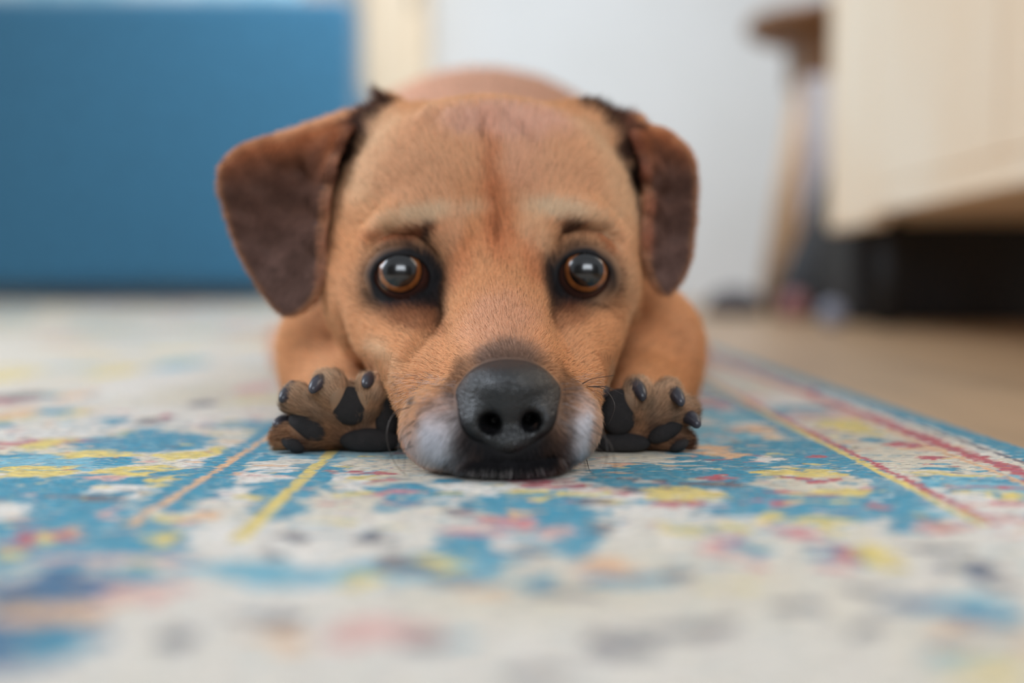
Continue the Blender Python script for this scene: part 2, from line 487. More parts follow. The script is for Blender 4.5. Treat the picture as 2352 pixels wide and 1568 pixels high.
# ------------------------------------------------------------------ furniture behind
sofa_m = noise_mat('blue_fabric', lin((40, 96, 126)), lin((46, 106, 138)), .9, nscale=30, bump=.4, bscale=900,
                   Sheen_Weight=.3)
black_m = noise_mat('black_plastic', (.006, .006, .007), (.012, .011, .012), .6, nscale=5)
pine_m = noise_mat('pale_pine', lin((248, 218, 182)), lin((253, 236, 212)), .5, scale=(9, 1.2, .7), nscale=3, detail=6)
pine_v = noise_mat('pale_pine_post', lin((216, 192, 160)), lin((226, 208, 182)), .5, scale=(9, 9, .6), nscale=3)
wal_m = noise_mat('brown_stool_wood', lin((112, 76, 46)), lin((142, 98, 62)), .5, scale=(2, 8, 2), nscale=6)
leg_m = noise_mat('light_leg_wood', lin((196, 160, 124)), lin((212, 180, 146)), .5, scale=(9, 9, 1), nscale=6)

s = empty('sofa', (-1.25, 3.0, 0), label='big blue fabric sofa on low dark feet, left of the dog', cat='sofa')
MB().box(-.85, .85, -.10, .10, .037, .775).build('backrest', sofa_m, s, .035, 5)
MB().box(-.80, .80, .10, .52, .037, .42).build('seat', sofa_m, s, .03, 4)
for sx in (-.85, .67):
    MB().box(sx, sx + .18, .10, .54, .037, .60).build('armrest', sofa_m, s, .03, 4)
MB().box(-.40, .70, -.02, .13, .772, .84).build('cushion', noise_mat('pale_cushion', lin((150, 190, 205)), lin((190, 210, 218)), .9, nscale=9), s, .03, 4)
for sx in (-.78, .76):
    for sy in (-.05, .46):
        MB().lathe([(.0, .0005), (.018, .0005), (.024, .037), (0, .037)], (sx, sy, 0), 20).build('leg', black_m, s, smooth=True)

c = empty('tall_cabinet', (-.3625, 3.66, 0), label='tall narrow pale wood cabinet standing just right of the blue sofa', cat='cabinet')
MB().box(-.1025, .1025, -.09, .05, -.004, 1.9).build('body', pine_v, c, .006, 2)
MB().box(-.096, .096, -.106, -.091, .05, 1.88).build('door', pine_v, c, .004, 2)
MB().tube([(.06, -.111, .9), (.06, -.111, 1.05)], .006).build('handle', black_m, c, smooth=True)

# cabinet on the right, its long front nearly parallel to the view
c = empty('sideboard', (.455, 1.1, 0), label='pale pine sideboard raised off the floor at the right edge', cat='cabinet')
MB().box(.018, .42, -.52, .55, .141, .80).build('body', pine_m, c, .003, 2)
MB().box(0, .018, -.52, .36, .141, .172).build('bottom_rail', pine_m, c, .003, 2)
MB().box(0, .030, .36, .55, .128, .80).build('side_stile', pine_m, c, .006, 3)
for y0, y1 in ((-.50, -.022), (-.016, .357)):
    d = MB().box(.004, .018, y0, y1, .175, .79).build('door', pine_m, c, .002, 2)
for sy in (-.46,):
    for sx in (.05, .36):
        MB().tube([(sx, sy, .141), (sx, sy, -.006)], [.02, .014], 16).build('leg', black_m, c, smooth=True)
for sx in (.05, .36):
    MB().tube([(sx, .43, .1415), (sx, .43, -.006)], [.018, .014], 16).build('leg', black_m, c, smooth=True)

o = MB().box(.497, 1.25, 1.662, 1.86, -.006, .19).build('storage_box', black_m, None, .01, 3)
tag(o, 'low black storage box on the floor beneath the pale sideboard', 'box')

st = empty('stool', (.64, 2.25, 0), label='round brown wooden stool with splayed pale legs, left of the sideboard', cat='stool')
MB().lathe([(0, .535), (.16, .535), (.178, .545), (.182, .556), (.178, .566), (.0, .57)], n=64).build('seat', wal_m, st, smooth=True)
MB().box(-.085, .085, -.085, .085, .44, .534).build('apron', wal_m, st, .005, 2)
for a in (200, 290, 20, 110):
    ca, sa = math.cos(math.radians(a)), math.sin(math.radians(a))
    MB().tube([(.06 * ca, .06 * sa, .535), (.16 * ca, .16 * sa, .0)], [.024, .018], 18).build('leg', leg_m, st, smooth=True)

# black bag, slipper and small things beside the stool
bg = empty('instrument_bag', (.555, 2.00, 0), label='black soft bag leaning between the stool and the sideboard', cat='bag')
mb = MB()
prof = [(0, .095, .07), (.03, .105, .085), (.10, .092, .08), (.2, .070, .07), (.30, .048, .05), (.38, .032, .035), (.42, .024, .025), (.44, .01, .012)]
V, Fc, n = [], [], 28
for z, rx, ry in prof:
    for k in range(n):
        a = 2 * math.pi * k / n
        V.append((rx * math.cos(a) + z * .10, ry * .8 * math.sin(a) + z * .05, z * .72 - .005))
for i in range(len(prof) - 1):
    for k in range(n):
        Fc.append((i * n + k, i * n + (k + 1) % n, (i + 1) * n + (k + 1) % n, (i + 1) * n + k))
Fc += [tuple(range(n - 1, -1, -1)), tuple((len(prof) - 1) * n + k for k in range(n))]
mb.add(V, Fc)
mb.build('bag_body', noise_mat('black_nylon', (.012, .012, .014), (.03, .03, .034), .7, nscale=14, bump=.3), bg, smooth=True)
MB().tube([(.03, -.005, .285), (.045, -.02, .345), (.06, -.005, .29)], .006, 10).build('handle', black_m, bg, smooth=True)

sl_m = noise_mat('dark_slipper', lin((60, 55, 58)), lin((84, 76, 78)), .9, nscale=12)
sl = empty('slipper', (.415, 2.14, 0), label='flat dark grey slipper on the floor by the stool leg', cat='slipper')
V, Fc, n = [], [], 24
for z, s_ in ((-.006, .96), (.0, 1), (.006, 1), (.01, .96)):
    for k in range(n):
        a = 2 * math.pi * k / n
        V.append((.055 * s_ * math.cos(a), .10 * s_ * math.sin(a), z))
for i in range(3):
    for k in range(n):
        Fc.append((i * n + k, i * n + (k + 1) % n, (i + 1) * n + (k + 1) % n, (i + 1) * n + k))
Fc += [tuple(range(n - 1, -1, -1)), tuple(3 * n + k for k in range(n))]
MB().add(V, Fc).build('sole', black_m, sl, smooth=True)
V, Fc = [], []
for i in range(8):
    for k in range(13):
        a = math.pi * k / 12
        t = i / 7
        V.append((.053 * math.cos(a) * (1 - .35 * t * t), -.01 - .085 * t, .008 + .038 * math.sin(a) * (1 - t * t * .75)))
for i in range(7):
    for k in range(12):
        Fc.append((i * 13 + k, i * 13 + k + 1, (i + 1) * 13 + k + 1, (i + 1) * 13 + k))
u = MB().add(V, Fc).build('upper', sl_m, sl, smooth=True)
u.modifiers.new('thick', 'SOLIDIFY').thickness = .004


def ball(name, loc, r, m, label):
    pr = [(r * math.sin(math.pi * i / 16), -r * math.cos(math.pi * i / 16)) for i in range(17)]
    o = MB().lathe(pr, (0, 0, r), 32).build(name, m, None, smooth=True)
    o.location = loc
    tag(o, label, 'ball')


ball('toy_ball', (.462, 1.86, -.006), .023, noise_mat('pink_rubber', lin((150, 96, 96)), lin((168, 112, 108)), .6), 'small dusky pink ball on the floor before the black bag')
ball('toy_ball', (.422, 1.50, -.006), .018, noise_mat('grey_rubber', lin((120, 124, 140)), lin((150, 152, 165)), .5), 'small pale grey ball on the floor at the black box corner')

bd_ = MB().box(.535, .600, 2.095, 2.109, -.006, .43).build('board', noise_mat('pale_board', lin((196, 194, 206)), lin((210, 212, 224)), .8), None, .003, 2)
tag(bd_, 'narrow pale grey board standing upright behind the black bag', 'board')

# ------------------------------------------------------------------ the dog: one implicit surface, then a mesh
BIG = 50.0


def smin(a, b, k):
    h = np.maximum(k - np.abs(a - b), 0) / k
    return np.minimum(a, b) - h * h * k * .25


def smax(a, b, k):
    return -smin(-a, -b, k)


def rot_y(a):
    c_, s_ = math.cos(a), math.sin(a)
    return np.array([[c_, 0, s_], [0, 1, 0], [-s_, 0, c_]])


def ell(c, r, ang=0.0, pitch=0.0, yaw=0.0):
    c, r = np.asarray(c, float), np.asarray(r, float)
    R = rot_y(math.radians(ang))
    cp, sp = math.cos(math.radians(pitch)), math.sin(math.radians(pitch))
    R = R @ np.array([[1, 0, 0], [0, cp, -sp], [0, sp, cp]])
    cy, sy = math.cos(math.radians(yaw)), math.sin(math.radians(yaw))
    R = R @ np.array([[cy, -sy, 0], [sy, cy, 0], [0, 0, 1]])

    def f(x, y, z):
        dx, dy, dz = x - c[0], y - c[1], z - c[2]
        a = (dx * R[0, 0] + dy * R[1, 0] + dz * R[2, 0])
        b_ = (dx * R[0, 1] + dy * R[1, 1] + dz * R[2, 1])
        d = (dx * R[0, 2] + dy * R[1, 2] + dz * R[2, 2])
        k0 = np.sqrt((a / r[0]) ** 2 + (b_ / r[1]) ** 2 + (d / r[2]) ** 2)
        k1 = np.sqrt((a / r[0] ** 2) ** 2 + (b_ / r[1] ** 2) ** 2 + (d / r[2] ** 2) ** 2) + 1e-6
        return k0 * (k0 - 1) / k1
    m = r.max()
    return f, (c - m, c + m)


def cone(pts, rad):
    pts = [np.asarray(p, float) for p in pts]
    rad = rad if hasattr(rad, '__len__') else [rad] * len(pts)

    def f(x, y, z):
        out = None
        for i in range(len(pts) - 1):
            a, b_ = pts[i], pts[i + 1]
            ab = b_ - a
            L = ab @ ab
            t = np.clip(((x - a[0]) * ab[0] + (y - a[1]) * ab[1] + (z - a[2]) * ab[2]) / L, 0, 1)
            d = np.sqrt((x - a[0] - t * ab[0]) ** 2 + (y - a[1] - t * ab[1]) ** 2 + (z - a[2] - t * ab[2]) ** 2) - (rad[i] + (rad[i + 1] - rad[i]) * t)
            out = d if out is None else np.minimum(out, d)
        return out
    A = np.array(pts)
    m = max(rad)
    return f, (A.min(0) - m, A.max(0) + m)


def poly_dist(px, pz, pts):
    d2 = np.full(np.broadcast(px, pz).shape, 1e9, np.float32)
    inside = np.zeros(d2.shape, bool)
    n = len(pts)
    for i in range(n):
        ax, az = pts[i]
        bx, bz = pts[(i + 1) % n]
        ex, ez = bx - ax, bz - az
        t = np.clip(((px - ax) * ex + (pz - az) * ez) / (ex * ex + ez * ez), 0, 1)
        d2 = np.minimum(d2, (px - ax - t * ex) ** 2 + (pz - az - t * ez) ** 2)
        c_ = ((az > pz) != (bz > pz)) & (px < ex * (pz - az) / (ez + 1e-12) + ax)
        inside ^= c_
    return np.where(inside, -1, 1) * np.sqrt(d2)


def smooth_poly(p, it=2):
    p = np.asarray(p, float)
    for _ in range(it):
        q = np.roll(p, -1, 0)
        p = np.stack([p * .75 + q * .25, p * .25 + q * .75], 1).reshape(-1, p.shape[1])
    return p


def sheet(outline, inner, th):
    C = np.array([P(*p) for p in outline])
    D = np.concatenate([C, np.array([P(*p) for p in inner])])
    poly = smooth_poly(C[:, [0, 2]])

    def f(x, y, z):
        x2 = x[:, :1, :] if x.ndim == 3 else x
        z2 = z[:, :1, :] if z.ndim == 3 else z
        y2 = None
        X2, Z2 = np.broadcast_arrays(x2, z2)
        pd = poly_dist(X2, Z2, poly)

        def g(a, b_):
            num = den = 0
            for q in D:
                w_ = 1 / ((a - q[0]) ** 2 + (b_ - q[2]) ** 2 + .12) ** 1.6
                num = num + w_ * q[1]
                den = den + w_
            return num / den
        G = g(X2, Z2)
        gx = (g(X2 + .1, Z2) - G) / .1
        gz = (g(X2, Z2 + .1) - G) / .1
        n_ = np.sqrt(1 + gx * gx + gz * gz)
        h = np.abs(y - G) / n_ - th
        a = np.maximum(pd + th * .9, 0)
        return np.sqrt(a * a + np.maximum(h + th, 0) ** 2) - th + np.minimum(np.maximum(pd + th * .9, h), 0)
    return f, (D.min(0) - .6, D.max(0) + .6)


OPS = []


def U(prim, k=.5): OPS.append(('u', k, *prim))
def S(prim, k=.2): OPS.append(('s', k, *prim))


def crease(pts, amp, w, Ymax=42.0, Y=38.0):
    q = [P(a, b_, Y) for a, b_ in pts]

    def f(x, y, z):
        x2 = x[:, :1, :] if x.ndim == 3 else x
        z2 = z[:, :1, :] if z.ndim == 3 else z
        X2, Z2 = np.broadcast_arrays(x2, z2)
        d2 = np.full(X2.shape, 1e9, np.float32)
        n = len(q) - 1
        fade = 0
        for i in range(n):
            ex, ez = q[i + 1][0] - q[i][0], q[i + 1][2] - q[i][2]
            t = np.clip(((X2 - q[i][0]) * ex + (Z2 - q[i][2]) * ez) / (ex * ex + ez * ez), 0, 1)
            dd = (X2 - q[i][0] - t * ex) ** 2 + (Z2 - q[i][2] - t * ez) ** 2
            s_ = (i + t) / n
            e = np.clip(np.minimum(s_, 1 - s_) * 5 + .15, 0, 1)
            fade = np.where(dd < d2, e, fade)
            d2 = np.minimum(d2, dd)
        return amp * fade * np.exp(-d2 / (w * w)) * np.clip((Ymax - y), 0, 1)
    A = np.array(q)
    lo, hi = A.min(0) - 2.6 * w, A.max(0) + 2.6 * w
    lo[1], hi[1] = 29, Ymax
    OPS.append(('d', 0, f, (lo, hi)))


# body, far to near
U(ell((-1.9, 76, 9.0), (10.6, 15, 10.0)), 2)
U(ell((-1.0, 60, 7.0), (8.6, 12, 6.6)), 3)
U(ell((-9.5, 82, 6.0), (4.6, 9, 6.0)), 2)
U(ell((6.0, 82, 6.0), (4.6, 9, 6.0)), 2)
U(cone([(-9.5, 78, 2), (-12, 70, 1.6), (-12.5, 66, 1.4)], [2.2, 1.5, 1.3]), 1)
U(cone([(7.5, 78, 2), (9.5, 70, 1.6), (9.8, 66, 1.4)], [2.2, 1.5, 1.3]), 1)
U(cone([(-2, 89, 7), (-5, 96, 3), (-12, 99, 1.4), (-20, 96, 1.0)], [2, 1.5, 1.0, .6]), 1)
U(ell((-.9, 50.5, 6.6), (6.2, 6.5, 6.3)), 2)
# forelegs
for sx, ex, wx_ in ((795, 765, 815), (1462, 1490, 1450)):
    U(ell(P(sx, 800, 46.5), (2.65, 3.6, 2.8)), 1.0)
    U(cone([P(ex, 880, 45), P(wx_, 965, 38)], [1.7, 1.05]), .8)
# skull and face
U(ell(P(1116, 486, 42.6), (5.45, 5.0, 3.9)), .8)
U(ell(P(935, 330, 43.2), (1.9, 2.0, 1.25)), 1.2)
U(ell(P(1310, 330, 43.2), (1.9, 2.0, 1.3)), 1.2)
U(ell(P(1432, 372, 43.2), (1.15, 1.5, 1.7), 20), .6)
U(ell(P(820, 370, 43.2), (.9, 1.5, 1.5), -20), .6)
U(ell(P(1122, 455, 40.4), (4.1, 3.1, 3.2)), 1.2)
U(ell(P(905, 640, 41.6), (2.45, 3.2, 3.3)), 1.2)
U(ell(P(1322, 620, 41.6), (2.25, 3.2, 3.4)), 1.2)
U(cone([P(925, 690, 40.2), P(1015, 950, 33.8)], [2.25, 1.05]), .7)
U(cone([P(1318, 680, 40.2), P(1292, 940, 33.8)], [2.0, .98]), .7)
U(cone([P(1132, 560, 39.3), P(1150, 720, 36.9), P(1166, 925, 32.6)], [1.9, 1.85, 1.62]), .6)
U(ell(P(932, 640, 38.7), (1.75, 1.75, 1.7)), .7)
U(ell(P(1338, 636, 38.7), (1.7, 1.75, 1.7)), .7)
U(ell(P(1034, 980, 32.4), (1.36, 1.9, 1.2)), .5)
U(ell(P(1284, 970, 32.4), (1.12, 1.9, 1.16)), .5)
U(ell(P(1170, 1010, 31.8), (1.25, 1.4, .7)), .4)
U(ell(P(1166, 1053, 31.65), (1.75, 1.3, .46)), .22)
# brows
U(cone([P(868, 560, 38.2), P(925, 515, 37.9), P(1000, 500, 37.9), P(1035, 545, 37.6)], [.35, .6, .7, .5]), .7)
U(cone([P(1405, 560, 38.4), P(1350, 510, 38.0), P(1270, 500, 37.9), P(1232, 545, 37.6)], [.35, .6, .7, .5]), .7)
# eyes
EYES = []
for (cx, cy), (ox, oy), inner in (((921, 634), (70, 57), (1006, 676)), ((1344, 631), (64, 60), (1268, 664))):
    E = P(cx, cy, 37.75)
    EYES.append(E)
    rim = []
    sgn = 1 if inner[0] > cx else -1
    for k in range(24):
        a = 2 * math.pi * k / 24
        x_, y_ = cx + 5 * sgn + ox * math.cos(a), cy + 1 - (oy * .88 if math.sin(a) > 0 else oy) * math.sin(a)
        if sgn * math.cos(a) > .3 and math.sin(a) < .55:          # pull the inner corner out and down
            t = max(0, math.cos(a - (math.radians(-28) if sgn > 0 else math.radians(208)))) ** 8
            x_, y_ = x_ + (inner[0] - x_) * t * .85, y_ + (inner[1] - y_) * t * .85
        q = P(x_, y_, 37.0)
        d = q - E
        d[1] = 0
        h = math.hypot(d[0], d[2])
        rr_ = 1.13
        yy = -math.sqrt(max(rr_ * rr_ - h * h, .04)) if h < rr_ else -.12
        rim.append(np.array([E[0] + d[0], E[1] + yy - .03, E[2] + d[2]]))
    rim.append(rim[0])
    U(ell(E, (1.2, 1.2, 1.2)), .45)
    S(ell(E + np.array([.05 * sgn, -.9, -.07]), (.95 * ox / 70, 1.9, .80)), .1)
    U(cone(rim, .085), .12)
S(ell(P(1169, 928, 31.9), (1.2, 1.5, .85)), .1)
# ears
EAR_L = [(880, 240, 43.8), (840, 250, 43.3), (790, 268, 43), (740, 285, 42.8), (660, 312, 42.4), (590, 320, 41.9), (535, 345, 41.4), (498, 388, 41.0),
         (503, 450, 40.9), (525, 525, 40.7), (560, 605, 40.4), (612, 685, 40.1), (650, 728, 39.9), (690, 722, 39.8), (735, 682, 39.7), (750, 625, 39.6),
         (748, 550, 39.5), (755, 470, 39.5), (768, 385, 39.6), (790, 322, 40.2), (835, 272, 42.2)]
EAR_LI = [(640, 470, 41.7), (700, 400, 42.7), (660, 400, 42.5), (600, 420, 41.7), (620, 560, 40.9), (700, 480, 41.3), (735, 380, 41.2), (700, 600, 40.0), (660, 650, 40.1), (560, 480, 41.3)]
EAR_R = [(1360, 244, 43.8), (1395, 256, 43.2), (1430, 280, 43), (1500, 284, 42.8), (1555, 312, 42.4), (1594, 358, 42.0), (1602, 430, 41.7), (1595, 520, 41.3),
         (1587, 600, 41.0), (1560, 655, 40.7), (1528, 684, 40.5), (1496, 660, 40.4), (1474, 600, 40.3), (1470, 540, 40.2), (1482, 470, 40.2),
         (1478, 395, 40.3), (1460, 325, 40.9), (1425, 285, 42.4)]
EAR_RI = [(1530, 450, 42.0), (1535, 380, 42.3), (1550, 540, 41.5), (1530, 620, 40.8), (1505, 400, 41.6)]
U(sheet(EAR_L, EAR_LI, .15), .15)
U(sheet(EAR_R, EAR_RI, .15), .15)
U(cone([P(905, 285, 44.2), P(790, 300, 43.5), P(600, 352, 42.3), P(530, 385, 41.6)], [.85, .6, .38, .2]), .35)
U(cone([P(1350, 290, 44.2), P(1450, 315, 43.6), P(1545, 350, 42.7), P(1580, 385, 42.2)], [.8, .6, .36, .2]), .35)
# paws
TOES_L = [(668, 1002, 36.0, .48), (692, 922, 36.0, .52), (760, 893, 35.9, .54), (853, 900, 36.0, .55)]
TOES_R = [(1552, 1008, 36.2, .46), (1560, 945, 36.1, .5), (1528, 912, 36.1, .5), (1462, 912, 36.0, .55), (1400, 925, 36.2, .42)]
U(ell(P(815, 985, 36.9), (1.35, .85, .8)), .4)
U(ell(P(1455, 985, 36.9), (1.3, .85, .8)), .4)
U(ell(P(850, 1008, 36.5), (.95, .6, .5)), .3)
U(ell(P(1430, 1008, 36.5), (.95, .6, .5)), .3)
for px, py, Y, r in TOES_L:
    U(cone([P(812, 995, 36.6), P(px, py, Y)], [.5, r]), .12)
for px, py, Y, r in TOES_R:
    U(cone([P(1455, 995, 36.6), P(px, py, Y)], [.5, r]), .12)
U(ell(P(802, 930, 36.45), (.72, .62, .72)), .1)
U(ell(P(893, 955, 36.6), (.45, .55, 1.05)), .15)
U(ell(P(1421, 950, 36.45), (.66, .6, .8)), .1)
# creases and wrinkles
crease([(1106, 262), (1112, 310), (1124, 370), (1126, 440), (1140, 510), (1148, 590)], .17, .24, 43)
crease([(1150, 262), (1166, 285), (1205, 332), (1236, 358)], .13, .13, 43)
crease([(1225, 262), (1250, 285)], .06, .16, 43)
crease([(1062, 262), (1072, 295), (1060, 330)], .13, .16, 43)
crease([(1030, 262), (1045, 300)], -.08, .2, 43)
crease([(975, 240), (985, 262), (960, 300)], -.14, .25, 44)
crease([(1010, 262), (1008, 290)], .07, .16, 43)
crease([(848, 600), (862, 562), (905, 540), (960, 542), (1000, 575), (1015, 610)], .16, .11)
crease([(1270, 590), (1285, 545), (1325, 528), (1375, 535), (1410, 565), (1422, 600)], .16, .11)
crease([(1012, 690), (1022, 725), (985, 790), (940, 850)], .16, .2)
crease([(1258, 690), (1262, 735), (1300, 800), (1330, 850)], .14, .2)
crease([(1165, 520), (1185, 560), (1178, 600)], .08, .15)
crease([(1045, 1058), (1110, 1051), (1170, 1053), (1240, 1050), (1290, 1035)], .16, .07, 33.5, 31)
crease([(1170, 1000), (1170, 1048)], .12, .07, 32, 30.5)
crease([(1440, 700), (1425, 800), (1392, 880)], .12, .14, 42, 40)
crease([(800, 700), (830, 790), (880, 850)], .10, .14, 42, 40)


def evaluate(x, y, z, boxed=None):
    """x,y,z broadcastable; boxed=(xs,ys,zs) axis arrays when on the grid"""
    if boxed is None:
        D = np.full(x.shape, BIG, np.float32)
        for op, k, f, (lo, hi) in OPS:
            v = f(x, y, z)
            if op == 'd':
                v = np.where((y > lo[1]) & (y < hi[1]), v, 0)
                D = D + v
            else:
                D = smin(D, v, k) if op == 'u' else smax(D, -v, k)
        return D
    xs, ys, zs = boxed
    D = np.full((len(xs), len(ys), len(zs)), BIG, np.float32)
    for op, k, f, (lo, hi) in OPS:
        m = 0 if op == 'd' else k + .9
        i0, i1 = np.searchsorted(xs, [lo[0] - m, hi[0] + m])
        j0, j1 = np.searchsorted(ys, [lo[1] - m, hi[1] + m])
        k0, k1 = np.searchsorted(zs, [lo[2] - m, hi[2] + m])
        if i0 >= i1 or j0 >= j1 or k0 >= k1: continue
        v = f(xs[i0:i1, None, None], ys[None, j0:j1, None], zs[None, None, k0:k1])
        sub = D[i0:i1, j0:j1, k0:k1]
        if op == 'u': D[i0:i1, j0:j1, k0:k1] = smin(sub, v, k)
        elif op == 's': D[i0:i1, j0:j1, k0:k1] = smax(sub, -v, k)
        else: D[i0:i1, j0:j1, k0:k1] = sub + v
    return D


def surface_nets(D, xs, ys, zs):
    nx, ny, nz = D.shape
    ins = D < 0
    cnt = np.zeros((nx - 1, ny - 1, nz - 1), np.int8)
    for a in (0, 1):
        for b_ in (0, 1):
            for c_ in (0, 1):
                cnt += ins[a:nx - 1 + a, b_:ny - 1 + b_, c_:nz - 1 + c_]
    act = (cnt > 0) & (cnt < 8)
    ci, cj, ck = np.nonzero(act)
    idx = np.full(act.shape, -1, np.int32)
    idx[ci, cj, ck] = np.arange(len(ci))
    acc = np.zeros((len(ci), 3))
    num = np.zeros(len(ci))
    corners = [(a, b_, c_) for a in (0, 1) for b_ in (0, 1) for c_ in (0, 1)]
    for A in corners:
        for ax in range(3):
            if A[ax]: continue
            Bc = list(A)
            Bc[ax] = 1
            da = D[ci + A[0], cj + A[1], ck + A[2]].astype(float)
            db = D[ci + Bc[0], cj + Bc[1], ck + Bc[2]].astype(float)
            m = (da < 0) != (db < 0)
            t = np.where(m, da / np.where(m, da - db, 1), 0)
            t = np.clip(t, .02, .98)
            p = np.array([A[0] + t * (ax == 0), A[1] + t * (ax == 1), A[2] + t * (ax == 2)], dtype=object) if False else None
            q = np.empty((len(ci), 3))
            for d in range(3):
                q[:, d] = A[d] + (t if d == ax else 0)
            acc[m] += q[m]
            num[m] += 1
    acc /= num[:, None]
    V = np.empty((len(ci), 3))
    for d, (arr, c0) in enumerate(((xs, ci), (ys, cj), (zs, ck))):
        V[:, d] = arr[c0] + acc[:, d] * (arr[c0 + 1] - arr[c0])
    Q = []
    for ax in range(3):
        sl0 = [slice(None)] * 3
        sl1 = [slice(None)] * 3
        sl0[ax], sl1[ax] = slice(0, -1), slice(1, None)
        e = ins[tuple(sl0)] != ins[tuple(sl1)]
        i, j, k = np.nonzero(e)
        o1, o2 = [(1, 2), (2, 0), (0, 1)][ax]
        co = np.stack([i, j, k], 1)
        ok = (co[:, o1] > 0) & (co[:, o2] > 0) & (co[:, o1] < D.shape[o1] - 1) & (co[:, o2] < D.shape[o2] - 1)
        co = co[ok]

        def at(d1, d2):
            c2 = co.copy()
            c2[:, o1] -= d1
            c2[:, o2] -= d2
            return idx[c2[:, 0], c2[:, 1], c2[:, 2]]
        q = np.stack([at(1, 1), at(0, 1), at(0, 0), at(1, 0)], 1)
        inside0 = ins[co[:, 0], co[:, 1], co[:, 2]]
        q[~inside0] = q[~inside0][:, ::-1]
        Q.append(q)
    return V, np.concatenate(Q)


def vnormals(V, Q):
    n = np.cross(V[Q[:, 2]] - V[Q[:, 0]], V[Q[:, 3]] - V[Q[:, 1]])
    N = np.zeros_like(V)
    for k in range(4):
        for d in range(3):
            N[:, d] += np.bincount(Q[:, k], n[:, d], len(V))
    return N / (np.linalg.norm(N, axis=1, keepdims=True) + 1e-12)


def relax(V, Q, it=2, lam=.5):
    e = np.concatenate([Q[:, [0, 1]], Q[:, [1, 2]], Q[:, [2, 3]], Q[:, [3, 0]]])
    deg = np.bincount(e[:, 0], minlength=len(V)) + np.bincount(e[:, 1], minlength=len(V))
    for _ in range(it):
        S_ = np.zeros_like(V)
        for d in range(3):
            S_[:, d] = np.bincount(e[:, 0], V[e[:, 1], d], len(V)) + np.bincount(e[:, 1], V[e[:, 0], d], len(V))
        V = V + lam * (S_ / deg[:, None] - V)
    return V


g = .1
gx = np.concatenate([np.arange(-22, -12.2, .5), np.arange(-12.2, -9.8, .25), np.arange(-9.8, 8.3, g), np.arange(8.3, 12.6, .3)]).astype(np.float32)
gy = np.concatenate([np.arange(29, 44.5, g), np.arange(44.5, 52, .22), np.arange(52, 101, .6)]).astype(np.float32)
gz = np.concatenate([np.arange(-.35, 13.4, g), np.arange(13.4, 20.2, .25)]).astype(np.float32)
D = evaluate(None, None, None, (gx, gy, gz))
D = smax(D, -(gz[None, None, :] - .06) + 0 * D, .1)
V, Q = surface_nets(D, gx, gy, gz)
V = relax(V, Q, 2, .5)
N = vnormals(V, Q)
del D


def surf(pts, Y0=29.0, Y1=60.0):
    """surface points (cm) seen through photo pixels: used to place colour marks, whiskers"""
    ys = np.arange(Y0, Y1, .04)
    pts = np.asarray(pts, float)
    out = []
    for s0 in range(0, len(pts), 64):
        pp = pts[s0:s0 + 64]
        A = (pp[:, 0] - 1176) / F_PX
        B = (784 - pp[:, 1]) / F_PX
        d = np.stack([A, CT + B * ST, -ST + B * CT], 1)
        d = d / d[:, 1:2]
        XX = d[:, 0:1] * ys
        ZZ = CAM_H + d[:, 2:3] * ys
        YY = np.broadcast_to(ys, XX.shape)
        dd = evaluate(XX, YY, ZZ)
        hit = (dd < 0).argmax(1)
        ok = (dd < 0).any(1)
        for i in range(len(pp)):
            h = hit[i] if ok[i] else int((40 - Y0) / .04)
            out.append((XX[i, h], YY[i, h], ZZ[i, h]))
    return np.array(out)


# ---- coat colours and painted shade: soft marks placed on the surface in space
ORANGE, TAN, CREAM, RUST = lin((202, 146, 104)), lin((208, 160, 124)), lin((226, 186, 148)), lin((172, 100, 62))
PALE = lin((236, 206, 172))
BROWN, DARK, INK, WHITE = lin((110, 62, 38)), lin((62, 40, 30)), lin((26, 24, 26)), lin((232, 230, 236))
PINK, EARC, GREYB, SALT = lin((214, 168, 148)), lin((80, 54, 44)), lin((120, 96, 84)), lin((168, 162, 166))
